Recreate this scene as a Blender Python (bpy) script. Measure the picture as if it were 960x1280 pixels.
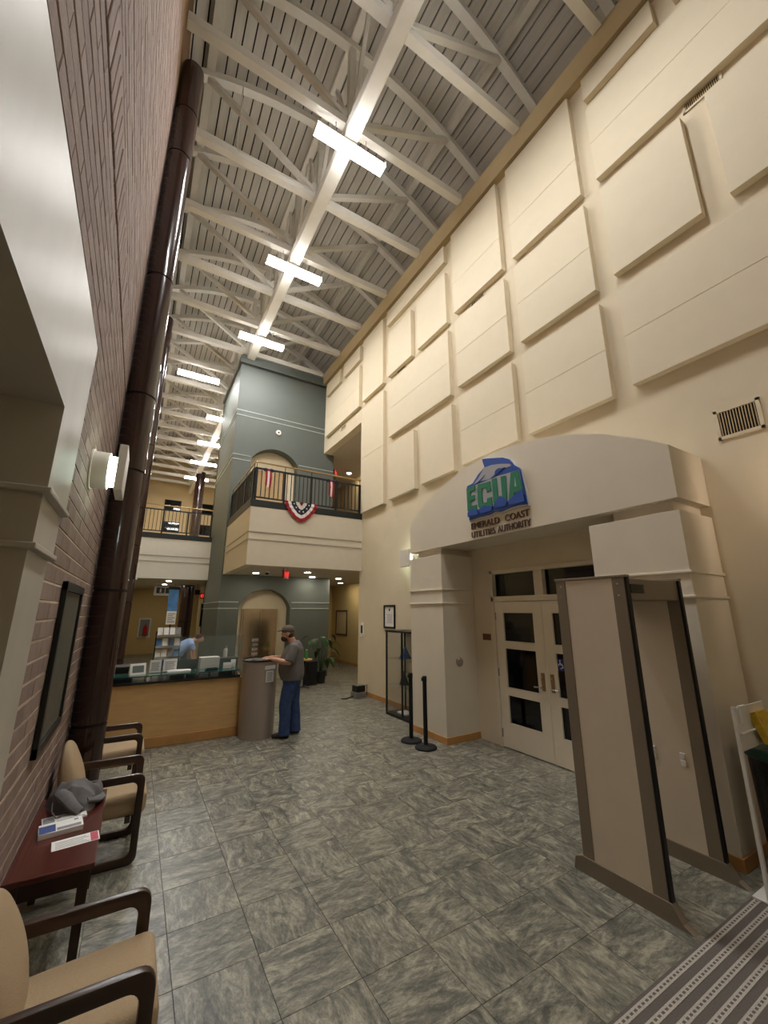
import bpy, bmesh, math, random
from mathutils import Vector, Matrix
random.seed(7)
S = bpy.context.scene
for o in list(bpy.data.objects): bpy.data.objects.remove(o)
COL = S.collection

# ------------------------------------------------------------------ camera
H = 1.98
YAW, PITCH = math.radians(30.87), math.radians(13.86)
fw = Vector((math.sin(YAW)*math.cos(PITCH), math.cos(YAW)*math.cos(PITCH), math.sin(PITCH)))
rt = Vector((math.cos(YAW), -math.sin(YAW), 0)); up = rt.cross(fw)
FPX = 502.5
cd = bpy.data.cameras.new('camera'); cam = bpy.data.objects.new('camera', cd); COL.objects.link(cam)
cd.sensor_fit = 'HORIZONTAL'; cd.sensor_width = 36; cd.lens = FPX/960*36; cd.clip_start = .02; cd.clip_end = 200
cam.matrix_world = Matrix(((rt.x, up.x, -fw.x, 0), (rt.y, up.y, -fw.y, 0), (rt.z, up.z, -fw.z, H), (0, 0, 0, 1)))
S.camera = cam
def proj(p):
    d = Vector(p)-Vector((0, 0, H)); c = d.dot(fw)
    if c < .05: return None
    return 480+FPX*d.dot(rt)/c, 640-FPX*d.dot(up)/c

# ------------------------------------------------------------------ world and exposure (night: the windows are dark)
w = bpy.data.worlds.new('night'); S.world = w; w.use_nodes = True
w.node_tree.nodes['Background'].inputs[0].default_value = (.004, .005, .008, 1)
w.node_tree.nodes['Background'].inputs[1].default_value = 1
S.view_settings.view_transform = 'Standard'; S.view_settings.look = 'None'
S.view_settings.exposure = 0.0; S.view_settings.gamma = 1; S.view_settings.use_curve_mapping = False
STRIP, SIDE, DOWN, SCONCE = 146.0, 22.0, 120.0, 26.0          # radiance of the lamps

# ------------------------------------------------------------------ materials
def lin(c):
    return tuple(((v/255)/12.92 if v/255 <= .04045 else ((v/255+.055)/1.055)**2.4) for v in c)+(1,)
MATS = {}
def mat(name, rgb, rough=.6, metal=0, var=.06, scale=6, bump=0, spec=.5, coat=0, stretch=None, trans=0, alpha=1, ior=1.45):
    m = bpy.data.materials.new(name); m.use_nodes = True; nt = m.node_tree; b = nt.nodes['Principled BSDF']
    b.inputs['Roughness'].default_value = rough; b.inputs['Metallic'].default_value = metal
    b.inputs['Specular IOR Level'].default_value = spec; b.inputs['Coat Weight'].default_value = coat
    b.inputs['Transmission Weight'].default_value = trans; b.inputs['IOR'].default_value = ior
    b.inputs['Alpha'].default_value = alpha
    c = lin(rgb); b.inputs['Base Color'].default_value = c
    if var or bump:
        tc = nt.nodes.new('ShaderNodeTexCoord'); n = nt.nodes.new('ShaderNodeTexNoise')
        n.inputs['Scale'].default_value = scale; n.inputs['Detail'].default_value = 4
        src = tc.outputs['Object']
        if stretch:
            mp = nt.nodes.new('ShaderNodeMapping'); mp.inputs['Scale'].default_value = stretch
            nt.links.new(src, mp.inputs[0]); src = mp.outputs[0]
        nt.links.new(src, n.inputs['Vector'])
        r = nt.nodes.new('ShaderNodeValToRGB')
        r.color_ramp.elements[0].position = .3; r.color_ramp.elements[1].position = .7
        r.color_ramp.elements[0].color = tuple(v*(1-var) for v in c[:3])+(1,)
        r.color_ramp.elements[1].color = tuple(min(1, v*(1+var)) for v in c[:3])+(1,)
        nt.links.new(n.outputs[0], r.inputs[0]); nt.links.new(r.outputs[0], b.inputs['Base Color'])
        if bump:
            bp = nt.nodes.new('ShaderNodeBump'); bp.inputs['Strength'].default_value = bump; bp.inputs['Distance'].default_value = .01
            nt.links.new(n.outputs[0], bp.inputs['Height']); nt.links.new(bp.outputs[0], b.inputs['Normal'])
    MATS[name] = m; return m
def emit(name, rgb, strength):
    m = bpy.data.materials.new(name); m.use_nodes = True; nt = m.node_tree
    for n in list(nt.nodes): nt.nodes.remove(n)
    e = nt.nodes.new('ShaderNodeEmission'); e.inputs[0].default_value = tuple(rgb)+(1,); e.inputs[1].default_value = strength
    o = nt.nodes.new('ShaderNodeOutputMaterial'); nt.links.new(e.outputs[0], o.inputs[0]); MATS[name] = m; return m

mat('cream', (221, 208, 181), .75, var=.02, scale=3)
mat('cream_panel', (226, 214, 188), .8, var=.015, scale=5, bump=.03)
mat('portal', (226, 217, 199), .7, var=.02, scale=4)
mat('left_portal', (186, 181, 170), .45, var=.05, scale=5, bump=.04, stretch=(1, 1, .35))
mat('band', (190, 170, 132), .75, var=.03)
mat('shaded_band', (120, 92, 62), .75, var=.05)  # tan band on the left wall, its shadow put into this darker brown
mat('mortar', (222, 206, 192), .9, var=.05, scale=20)
mat('yellow', (214, 188, 130), .75, var=.02)
mat('tan', (214, 192, 148), .75, var=.02)
mat('tower', (98, 104, 99), .62, var=.03, scale=2)
mat('tower_dark', (58, 62, 60), .6, var=.03)
mat('tower_line', (176, 184, 180), .5, var=.02)
mat('balcony_white', (214, 204, 184), .7, var=.02)
mat('bridge_white', (222, 216, 202), .7, var=.02)
mat('line_grey', (176, 168, 152), .6, var=.02)
mat('soffit', (196, 186, 168), .8, var=.03)
mat('steel_white', (226, 222, 212), .45, var=.04, scale=4)
mat('deck', (196, 191, 181), .65, var=.07, scale=3, stretch=(4, .3, 4))
mat('deck_gap', (38, 36, 34), .9, var=.1)
mat('rail_black', (17, 18, 19), .4, var=.05)
mat('curb_black', (30, 34, 34), .5, var=.05)
mat('gold_rail', (178, 148, 100), .3, .6, var=.03)
mat('column', (48, 28, 24), .2, var=.05, scale=2, coat=.5)
mat('column_joint', (16, 10, 9), .5, var=0)
mat('oak', (210, 172, 116), .4, var=.08, scale=5, stretch=(.8, 1, 5))
mat('oak_base', (190, 142, 86), .45, var=.08, scale=6)
mat('floor_base', (80, 78, 71), .8, var=.1)
mat('dark_stone', (30, 22, 20), .25, var=.1)
mat('glass_edge', (70, 140, 128), .05, var=0, trans=.75, spec=.6)
mat('drum', (172, 160, 149), .38, .35, var=.05, scale=3, stretch=(1, 1, .2))
mat('black', (18, 17, 17), .4, var=.1)
mat('black_matte', (24, 24, 26), .75, var=.1)
mat('white', (232, 230, 226), .5, var=.02)
mat('paper', (238, 238, 236), .6, var=.02)
mat('print_grey', (140, 140, 142), .6, var=.2, scale=60)
mat('print_blue', (50, 76, 138), .55, var=.2, scale=20)
mat('print_red', (190, 60, 88), .55, var=.15, scale=40)
mat('red', (196, 34, 34), .5, var=.05)
mat('sky_blue', (86, 140, 198), .5, var=.3, scale=9)
mat('chrome', (196, 196, 196), .2, .9, var=.02)
mat('brass', (168, 140, 104), .28, .85, var=.03)
mat('door_paint', (232, 223, 204), .5, var=.015)
mat('door_frame', (222, 211, 189), .55, var=.02)
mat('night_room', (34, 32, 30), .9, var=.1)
mat('elevator_metal', (186, 168, 144), .12, 1, var=.04, scale=2, stretch=(8, 1, .3))
mat('arch_cream', (226, 212, 184), .7, var=.02)
mat('scan_frame', (138, 126, 110), .5, .15, var=.03)
mat('scan_panel', (224, 210, 190), .6, var=.02)
mat('scan_edge', (14, 13, 13), .5, var=0)
mat('mahogany', (84, 40, 32), .18, var=.18, scale=5, stretch=(4, .5, 1), coat=.25)
mat('dark_wood', (58, 38, 28), .32, var=.15, scale=8, coat=.2)
mat('upholstery', (178, 155, 124), .9, var=.06, scale=160, bump=.25)
mat('hoodie', (112, 110, 111), .95, var=.08, scale=40, bump=.1)
mat('shirt_grey', (110, 106, 103), .92, var=.06, scale=30)
mat('jeans', (58, 78, 122), .9, var=.22, scale=14, bump=.1)
mat('skin', (206, 158, 130), .55, var=.05)
mat('hair', (64, 46, 36), .8, var=.2, scale=60)
mat('cap', (104, 94, 84), .85, var=.1, scale=40)
mat('shoe', (52, 44, 40), .6, var=.1)
mat('shirt_blue', (150, 178, 226), .9, var=.06)
mat('trousers', (86, 88, 98), .9, var=.06)
mat('leaf', (46, 74, 38), .4, var=.25, scale=12)
mat('pot', (40, 38, 36), .6, var=.1)
mat('bottle_green', (70, 190, 80), .15, var=.05, trans=.4)
mat('bin_green', (28, 66, 48), .4, var=.06)
mat('bag', (22, 22, 24), .3, var=.2, scale=30, bump=.6)
mat('yellow_print', (196, 160, 40), .5, var=.25, scale=30)
mat('logo_blue', (28, 78, 168), .4, var=.03)
mat('logo_green', (16, 122, 92), .4, var=.03)
mat('logo_grey', (164, 168, 176), .4, var=.03)
mat('logo_white', (226, 226, 226), .5, var=.02)
mat('letter_bronze', (92, 70, 58), .4, .3, var=.05)
mat('bunting_red', (150, 28, 44), .8, var=.08)
mat('bunting_white', (232, 226, 222), .8, var=.03)
mat('bunting_blue', (30, 36, 58), .8, var=.08)
mat('grille_dark', (30, 27, 24), .7, var=0)
mat('sconce_white', (228, 224, 214), .45, var=.02)
mat('mat_dark', (104, 98, 93), .95, var=.12, scale=120, bump=.4)
mat('mat_light', (184, 178, 169), .95, var=.15, scale=120, bump=.4)
mat('screen', (110, 124, 118), .2, var=.05)
mat('poster', (140, 126, 104), .3, var=.12, scale=4, coat=.6)
mat('toaster', (150, 150, 152), .3, .6, var=.04)
mat('handicap_blue', (30, 60, 150), .4, var=.02)
mat('plaque', (104, 66, 44), .5, var=.05)
emit('tube', (1, .985, .965), STRIP); emit('tube_side', (1, .985, .965), SIDE)
emit('down', (1, .90, .72), DOWN)
emit('sconce_glow', (.78, 1, .86), SCONCE)
emit('exit_red', (1, .05, .04), 1.3)
emit('warm_glow', (1, .78, .6), SCONCE*6)
def glass(name, tint, alpha):
    m = mat(name, tint, .04, var=0, spec=.6); nt = m.node_tree; b = nt.nodes['Principled BSDF']
    t = nt.nodes.new('ShaderNodeBsdfTransparent'); mx = nt.nodes.new('ShaderNodeMixShader'); mx.inputs[0].default_value = alpha
    nt.links.new(t.outputs[0], mx.inputs[1]); nt.links.new(b.outputs[0], mx.inputs[2])
    nt.links.new(mx.outputs[0], nt.nodes['Material Output'].inputs[0]); return m
glass('clear_glass', (150, 165, 160), .16)
glass('night_glass', (12, 13, 15), .82)
glass('case_glass', (110, 116, 110), .12)

def ramp(nt, src, stops):
    r = nt.nodes.new('ShaderNodeValToRGB'); e = r.color_ramp.elements
    while len(e) < len(stops): e.new(.5)
    for i, (p, c) in enumerate(stops): e[i].position = p; e[i].color = lin(c)
    nt.links.new(src, r.inputs[0]); return r.outputs[0]
def tile_material(name, wander):
    m = bpy.data.materials.new(name); m.use_nodes = True; nt = m.node_tree; b = nt.nodes['Principled BSDF']
    tc = nt.nodes.new('ShaderNodeTexCoord'); oi = nt.nodes.new('ShaderNodeObjectInfo')
    mp = nt.nodes.new('ShaderNodeMapping'); mp.inputs['Scale'].default_value = (2.8, 7.5, 4) if not wander else (3.4, 7, 4)
    mp.inputs['Rotation'].default_value = (0, 0, .28)
    nt.links.new(tc.outputs['Object'], mp.inputs[0])
    mul = nt.nodes.new('ShaderNodeMath'); mul.operation = 'MULTIPLY'; mul.inputs[1].default_value = 37
    nt.links.new(oi.outputs['Random'], mul.inputs[0])
    n = nt.nodes.new('ShaderNodeTexNoise'); n.noise_dimensions = '4D'; n.inputs['Scale'].default_value = 1.5
    n.inputs['Detail'].default_value = 9; n.inputs['Roughness'].default_value = .68; n.inputs['Distortion'].default_value = 1.25
    nt.links.new(mp.outputs[0], n.inputs['Vector']); nt.links.new(mul.outputs[0], n.inputs['W'])
    n3 = nt.nodes.new('ShaderNodeTexNoise'); n3.noise_dimensions = '4D'; n3.inputs['Scale'].default_value = 9
    n3.inputs['Detail'].default_value = 6; n3.inputs['Roughness'].default_value = .75; n3.inputs['Distortion'].default_value = .6
    nt.links.new(mp.outputs[0], n3.inputs['Vector']); nt.links.new(mul.outputs[0], n3.inputs['W'])
    bl = nt.nodes.new('ShaderNodeMix'); bl.inputs[0].default_value = .36
    nt.links.new(n.outputs[0], bl.inputs[2]); nt.links.new(n3.outputs[0], bl.inputs[3])
    c = ramp(nt, bl.outputs[0], [(.34, (54, 55, 51)), (.44, (94, 94, 87)), (.51, (128, 126, 114)), (.58, (166, 161, 144)), (.68, (200, 194, 175))])
    nt.links.new(c, b.inputs['Base Color']); b.inputs['Roughness'].default_value = .36; b.inputs['Specular IOR Level'].default_value = .45
    bp = nt.nodes.new('ShaderNodeBump'); bp.inputs['Strength'].default_value = .12; bp.inputs['Distance'].default_value = .004
    nt.links.new(n.outputs[0], bp.inputs['Height']); nt.links.new(bp.outputs[0], b.inputs['Normal'])
    MATS[name] = m
tile_material('tile', False); tile_material('tile_far', True)
def brick_material():
    m = bpy.data.materials.new('brick'); m.use_nodes = True; nt = m.node_tree; b = nt.nodes['Principled BSDF']
    tc = nt.nodes.new('ShaderNodeTexCoord'); n = nt.nodes.new('ShaderNodeTexNoise'); n.inputs['Scale'].default_value = 5
    n.inputs['Detail'].default_value = 8; n.inputs['Roughness'].default_value = .7
    nt.links.new(tc.outputs['Object'], n.inputs['Vector'])
    at = nt.nodes.new('ShaderNodeAttribute'); at.attribute_name = 'tone'
    mx = nt.nodes.new('ShaderNodeMath'); mx.operation = 'MULTIPLY_ADD'; mx.inputs[1].default_value = .2
    sub = nt.nodes.new('ShaderNodeMath'); sub.operation = 'MULTIPLY'; sub.inputs[1].default_value = .8
    nt.links.new(n.outputs[0], sub.inputs[0]); nt.links.new(at.outputs['Fac'], mx.inputs[0]); nt.links.new(sub.outputs[0], mx.inputs[2])
    c = ramp(nt, mx.outputs[0], [(.2, (114, 94, 86)), (.5, (138, 117, 107)), (.8, (160, 140, 129))])
    nt.links.new(c, b.inputs['Base Color']); b.inputs['Roughness'].default_value = .85
    bp = nt.nodes.new('ShaderNodeBump'); bp.inputs['Strength'].default_value = .5; bp.inputs['Distance'].default_value = .006
    n2 = nt.nodes.new('ShaderNodeTexNoise'); n2.inputs['Scale'].default_value = 90; n2.inputs['Detail'].default_value = 3
    nt.links.new(tc.outputs['Object'], n2.inputs['Vector']); nt.links.new(n2.outputs[0], bp.inputs['Height'])
    nt.links.new(bp.outputs[0], b.inputs['Normal']); MATS['brick'] = m
brick_material()

# ------------------------------------------------------------------ mesh helpers
class MB:
    def __init__(self): self.v = []; self.f = []
    def add(self, vs, fs):
        n = len(self.v); self.v += [tuple(p) for p in vs]; self.f += [tuple(i+n for i in q) for q in fs]; return self
    def box(self, x0, x1, y0, y1, z0, z1):
        vs = [(x, y, z) for z in (z0, z1) for y in (y0, y1) for x in (x0, x1)]
        return self.add(vs, [(0, 2, 3, 1), (4, 5, 7, 6), (0, 1, 5, 4), (2, 6, 7, 3), (0, 4, 6, 2), (1, 3, 7, 5)])
    def cbox(self, x0, x1, y0, y1, z0, z1, b=.005):
        bm = bmesh.new(); bmesh.ops.create_cube(bm, size=1)
        for q in bm.verts: q.co = Vector(((x0+x1)/2+q.co.x*(x1-x0), (y0+y1)/2+q.co.y*(y1-y0), (z0+z1)/2+q.co.z*(z1-z0)))
        bmesh.ops.bevel(bm, geom=list(bm.edges), offset=b, segments=2, affect='EDGES', profile=.5)
        return self.frombm(bm)
    def frombm(self, bm):
        bm.verts.index_update(); self.add([q.co for q in bm.verts], [[q.index for q in f.verts] for f in bm.faces]); bm.free(); return self
    def prism(self, poly, axis, a, b):
        """poly of 2D points (counter-clockwise or not) pulled along axis from a to b; 2D axes are the two others in order"""
        def P(p, t):
            return {'x': (t, p[0], p[1]), 'y': (p[0], t, p[1]), 'z': (p[0], p[1], t)}[axis]
        n = len(poly)
        bm = bmesh.new(); A = [bm.verts.new(P(p, a)) for p in poly]; B = [bm.verts.new(P(p, b)) for p in poly]
        bm.faces.new(A); bm.faces.new(B[::-1])
        for i in range(n): bm.faces.new((A[i], B[i], B[(i+1) % n], A[(i+1) % n]))
        bm.normal_update(); bmesh.ops.triangulate(bm, faces=[f for f in bm.faces if len(f.verts) > 4], ngon_method='EAR_CLIP')
        bmesh.ops.recalc_face_normals(bm, faces=list(bm.faces)); return self.frombm(bm)
    def tube(self, pts, r, n=8, cap=True, flat=None):
        """round (or flat: (rx, ry)) bar along a path; r a number or one per point"""
        pts = [Vector(p) for p in pts]; m = len(pts); rs = r if isinstance(r, (list, tuple)) else [r]*m
        base = len(self.v); upv = None
        for i, p in enumerate(pts):
            t = (pts[min(i+1, m-1)]-pts[max(i-1, 0)]).normalized()
            if upv is None: upv = Vector((0, 0, 1)) if abs(t.z) < .9 else Vector((1, 0, 0))
            s = t.cross(upv).normalized(); u = s.cross(t).normalized(); upv = u
            for k in range(n):
                a = 2*math.pi*(k+.5)/n; rr = rs[i]
                rx, ry = rr if isinstance(rr, (list, tuple)) else (rr, rr)
                self.v.append(tuple(p+s*math.cos(a)*rx+u*math.sin(a)*ry))
        for i in range(m-1):
            for k in range(n):
                a, b = base+i*n+k, base+i*n+(k+1) % n
                self.f.append((a, b, b+n, a+n))
        if cap:
            self.f.append(tuple(base+k for k in reversed(range(n)))); self.f.append(tuple(base+(m-1)*n+k for k in range(n)))
        return self
    def bar(self, p0, p1, wd, ht):
        """square section bar: wd sideways, ht in the vertical sense"""
        p0, p1 = Vector(p0), Vector(p1); t = (p1-p0).normalized()
        ref = Vector((0, 0, 1)) if abs(t.z) < .95 else Vector((0, 1, 0))
        s = t.cross(ref).normalized()*wd/2; u = s.cross(t).normalized()*ht/2
        vs = [p+a*s+b*u for p in (p0, p1) for a, b in ((-1, -1), (1, -1), (1, 1), (-1, 1))]
        return self.add(vs, [(3, 2, 1, 0), (4, 5, 6, 7)]+[(i, (i+1) % 4, (i+1) % 4+4, i+4) for i in range(4)])
    def lathe(self, prof, cx=0, cy=0, n=24):
        base = len(self.v); m = len(prof)
        for r, z in prof:
            for k in range(n): a = 2*math.pi*k/n; self.v.append((cx+r*math.cos(a), cy+r*math.sin(a), z))
        for i in range(m-1):
            for k in range(n):
                a, b = base+i*n+k, base+i*n+(k+1) % n; self.f.append((a, b, b+n, a+n))
        self.f.append(tuple(base+k for k in reversed(range(n)))); self.f.append(tuple(base+(m-1)*n+k for k in range(n)))
        return self
    def ball(self, c, r, n=12):
        rx, ry, rz = r if isinstance(r, (list, tuple)) else (r, r, r)
        bm = bmesh.new(); bmesh.ops.create_uvsphere(bm, u_segments=n, v_segments=max(6, n*2//3), radius=1)
        for q in bm.verts: q.co = Vector((c[0]+q.co.x*rx, c[1]+q.co.y*ry, c[2]+q.co.z*rz))
        return self.frombm(bm)
    def mesh(self, name, m, smooth=False):
        me = bpy.data.meshes.new(name); me.from_pydata(self.v, [], self.f); me.materials.append(MATS[m])
        if smooth:
            for p in me.polygons: p.use_smooth = True
            me.set_sharp_from_angle(angle=math.radians(38))
        me.update(); return me
    def build(self, name, m, parent=None, smooth=False, loc=None, rot=None):
        return put(name, self.mesh(name, m, smooth), parent, loc, rot)
def put(name, me, parent=None, loc=None, rot=None):
    o = bpy.data.objects.new(name, me); COL.objects.link(o)
    if parent: o.parent = parent
    if loc: o.location = loc
    if rot: o.rotation_euler = rot
    return o
def tag(o, label=None, cat=None, group=None, kind=None):
    for k, v in (('label', label), ('category', cat), ('group', group), ('kind', kind)):
        if v: o[k] = v
    return o
def thing(name, label, cat, loc=(0, 0, 0), rz=0, group=None):
    o = bpy.data.objects.new(name, None); COL.objects.link(o); o.empty_display_size = .1
    o.location = loc; o.rotation_euler = (0, 0, rz); return tag(o, label, cat, group)
def dup(root, loc, rz=0, label=None, group=None):
    kids = {}
    for o in bpy.data.objects:
        if o.parent: kids.setdefault(o.parent.name, []).append(o)
    def rec(o, par):
        c = o.copy(); COL.objects.link(c); c.parent = par
        for k in kids.get(o.name, []): rec(k, c)
        return c
    r = rec(root, None); r.location = loc; r.rotation_euler = (0, 0, rz)
    if label: r['label'] = label
    if group: r['group'] = group
    return r
def remeshed(mb, name, m, parent, voxel=.012, it=6, loc=None, rot=None):
    me = bpy.data.meshes.new('tmp'); me.from_pydata(mb.v, [], mb.f); o = bpy.data.objects.new('tmp', me); COL.objects.link(o)
    r = o.modifiers.new('r', 'REMESH'); r.mode = 'VOXEL'; r.voxel_size = voxel
    s = o.modifiers.new('s', 'SMOOTH'); s.iterations = it; s.factor = .5
    dg = bpy.context.evaluated_depsgraph_get(); me2 = bpy.data.meshes.new_from_object(o.evaluated_get(dg))
    bpy.data.objects.remove(o); me2.materials.clear(); me2.materials.append(MATS[m])
    for p in me2.polygons: p.use_smooth = True
    return put(name, me2, parent, loc, rot)
def text_mesh(name, s, m, parent, size, ext, loc, rot, spacing=1, bold=0, sx=1):
    c = bpy.data.curves.new('tmp', 'FONT'); c.body = s; c.size = size; c.extrude = ext; c.space_character = spacing; c.offset = bold
    c.resolution_u = 3
    o = bpy.data.objects.new('tmp', c); COL.objects.link(o); dg = bpy.context.evaluated_depsgraph_get()
    me = bpy.data.meshes.new_from_object(o.evaluated_get(dg)); bpy.data.objects.remove(o)
    for v in me.vertices: v.co.x *= sx
    me.materials.clear(); me.materials.append(MATS[m]); return put(name, me, parent, loc, rot)
def arc(c, r, a0, a1, n): return [(c[0]+r*math.cos(a0+(a1-a0)*i/n), c[1]+r*math.sin(a0+(a1-a0)*i/n)) for i in range(n+1)]
PI = math.pi
def struct(o): o['kind'] = 'structure'; return o

# ------------------------------------------------------------------ floor: separate 18 inch tiles near, one field far
TS = .4572; TX, TY = .415, 2.0
fl = struct(MB().box(-2, 8.2, -5.6, 31, -.2, -.012).build('floor', 'floor_base'))
g = .0009; a = TS/2-g
tm = MB().add([(-a, -a, -.01), (a, -a, -.01), (a, a, -.01), (-a, a, -.01), (-a+.001, -a+.001, 0), (a-.001, -a+.001, 0), (a-.001, a-.001, 0), (-a+.001, a-.001, 0)],
              [(4, 5, 6, 7), (0, 1, 5, 4), (1, 2, 6, 5), (2, 3, 7, 6), (3, 0, 4, 7)]).mesh('tile', 'tile')
far = MB()
for i in range(-6, 18):
    for j in range(-17, 64):
        cx, cy = TX+(i+.5)*TS, TY+(j+.5)*TS
        if -5 < j*1.0 and -.55 < cx < 5.1 and .75 < cy < 7.6:
            o = put('tile', tm, fl, (cx, cy, 0), (0, 0, ((i+j) % 2)*PI/2+(PI if random.random() < .5 else 0)))
        else:
            far.add([(cx-a, cy-a, 0), (cx+a, cy-a, 0), (cx+a, cy+a, 0), (cx-a, cy+a, 0)], [(0, 1, 2, 3)])
tag(far.build('tile_field', 'tile_far', fl), kind='stuff')

# ------------------------------------------------------------------ walls
XR = 5.0
D0, D1, DZ = 2.985, 4.905, 2.63
wr = MB()
wr.box(XR, XR+.25, -5.6, D0, 0, 10.3).box(XR, XR+.25, D1, 9.66, 0, 10.3).box(XR, XR+.25, D0, D1, DZ, 10.3)
wr.box(XR, XR+.25, 9.66, 12.5, 7.38, 10.3).box(XR, XR+.25, 15.75, 31, 0, 10.3)
wall_r = struct(wr.build('wall_right', 'cream'))
wb = MB().box(4.86, 6.6, -5.6, 12.5, 10.02, 10.47).box(4.86, 6.6, 15.75, 31, 10.02, 10.47)
wb.build('cornice_band', 'band', wall_r)
def sc(y, z): return y*1.0062, H+(z-H)*1.0062
PAN = [(10.99, 12.13, 9.39, 9.87, 0), (9.58, 10.72, 9.39, 9.87, 0), (9.58, 12.1, 7.83, 9.2, 8.5), (8.2, 9.36, 7.87, 9.87, 0), (8.18, 9.36, 4.55, 7.64, 6.1),
       (5.58, 8.0, 9.46, 9.9, 0), (6.88, 7.95, 7.9, 9.18, 0), (5.57, 6.63, 7.9, 9.18, 0), (5.55, 7.93, 6.2, 7.7, 6.95), (6.85, 7.95, 4.58, 5.97, 0),
       (5.54, 6.62, 4.6, 5.99, 0), (4.03, 5.33, 7.95, 9.92, 8.65), (4.01, 5.32, 6.25, 7.72, 6.97), (4.0, 5.32, 4.62, 6.02, 5.3), (2.49, 3.78, 7.95, 9.92, 8.65),
       (2.48, 3.78, 6.27, 7.74, 6.99), (2.47, 3.78, 4.64, 6.03, 5.32), (1.26, 2.25, 9.5, 9.92, 0), (-.6, 2.25, 7.96, 9.3, 8.63), (1.23, 2.23, 6.3, 7.74, 0),
       (-.6, .98, 6.3, 7.74, 0), (-.6, 2.22, 4.67, 6.03, 5.35), (.1, 1.04, 9.5, 9.92, 0)]
for y0, y1, z0, z1, gz in PAN:
    (ya, za), (yb, zb) = sc(y0, z0), sc(y1, z1); m = MB()
    if gz:
        zg = sc(0, gz)[1]
        m.cbox(4.90, XR, ya, yb, za, zg-.002, .004).cbox(4.90, XR, ya, yb, zg+.002, zb, .004)
    else: m.cbox(4.90, XR, ya, yb, za, zb, .004)
    m.build('acoustic_panel', 'cream_panel', wall_r)
# baseboard strips of oak along the right wall
bb = struct(MB().cbox(XR-.018, XR, 6.3, 9.66, 0, .1, .004).cbox(XR-.018, XR, -5.6, 1.72, 0, .1, .004).build('baseboard_right', 'oak_base'))
# far hall: downstairs end wall, upstairs end wall
struct(MB().box(-2, XR, 23.2, 23.4, 0, 4.0).build('wall_far', 'yellow'))
struct(MB().box(2.25, XR, 19.2, 19.35, 0, 3.03).build('wall_far_right', 'tan'))
ue = struct(MB().box(-2, 6.6, 31, 31.2, 3, 12.6).build('wall_end', 'tan'))
for x, z0, z1 in ((.8, 8.85, 9.5), (.85, 7.3, 7.95), (3.0, 7.3, 7.95), (2.9, 8.85, 9.5)):
    f = MB().box(x-.05, x+1.0, 30.95, 31.02, z0-.05, z1+.05).build('window_frame', 'black', ue)
    MB().box(x, x+.95, 30.93, 30.952, z0, z1).build('pane', 'night_glass', f)
struct(MB().box(-1.6, 6.6, -5.8, -5.6, 0, 12.6).build('wall_back', 'cream'))

# corridor to the right, ground and upper floor
struct(MB().box(7.2, 7.4, 9.0, 17, 0, 3.03).build('wall_corridor_side', 'yellow'))
struct(MB().box(5.4, 7.2, 16.4, 16.6, 0, 3.03).build('wall_corridor_end', 'yellow'))
struct(MB().box(5.25, 7.2, 9.0, 9.2, 0, 3.03).build('wall_corridor_near', 'tan'))
struct(MB().box(7.18, 7.2, 9.2, 16.4, 0, .1).box(5.4, 7.18, 16.38, 16.4, 0, .1).build('baseboard_corridor', 'oak_base'))
struct(MB().box(5.25, 7.4, 9.0, 12.5, 3.03, 4.4).box(5.0, 5.25, 9.66, 12.5, 3.03, 4.4).box(5.38, 7.4, 12.5, 16.6, 3.03, 4.4).build('ceiling_corridor', 'soffit'))
struct(MB().box(7.2, 7.4, 9.0, 17, 4.4, 7.38).box(5.25, 7.2, 9.0, 9.2, 4.4, 7.38).box(5.4, 7.2, 16.4, 16.6, 4.4, 7.38).build('wall_upper_corridor', 'tan'))
struct(MB().box(5.25, 7.4, 9.0, 16.6, 7.38, 7.5).build('ceiling_upper_corridor', 'soffit'))

# ------------------------------------------------------------------ brick wall on the left
XB = -.43
wl = struct(MB().box(-.85, XB-.004, 2.5, 7.4, 0, 9.14).box(-.85, XB-.004, -5.6, 2.5, 2.9, 9.14).build('wall_left', 'mortar'))
MB().box(-.85, -.43, -5.6, 31, 9.14, 12.0).build('cap_band', 'shaded_band', wl)
MB().box(-.85, XB, 7.4, 31, 0, 9.14).build('wall_run', 'tan', wl)
CO, BL, J, JV = .1016, .3048, .0048, .0012
cand = []
SOL0 = 44                                            # the soldier course takes courses 44 to 46
for r in range(90):
    z0 = r*CO
    if SOL0 <= r < SOL0+3: continue
    y = -.2-(BL/2 if r % 2 else 0)
    while y < 7.4:
        y0, y1 = y+JV, min(y+BL-JV, 7.4)
        if not (z0 < 3.4 and y1 < 2.5): cand.append((y0, y1, z0+J, z0+CO-J))
        y += BL
y = -.2
while y < 7.4:
    cand.append((y+.008, y+CO-.008, SOL0*CO+J, (SOL0+3)*CO-J)); y += CO
def seen(c):
    p = [proj((XB, q, z)) for q in c[:2] for z in c[2:]]
    if any(q is None for q in p): return 0
    xs, ys = [q[0] for q in p], [q[1] for q in p]
    cx, cy = sum(xs)/4, sum(ys)/4
    if not (0 < cx < 960 and 0 < cy < 1280): return 0
    if c[3] < 3.45 and c[0] < 2.62: return 0
    if c[1] > 5.35 or (c[3] < .75 and c[0] < 4.4): return 0
    q = p
    return abs((q[3][0]-q[0][0])*(q[2][1]-q[1][1])-(q[2][0]-q[1][0])*(q[3][1]-q[0][1]))/2
cand.sort(key=seen, reverse=True)
BM = {}
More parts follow.
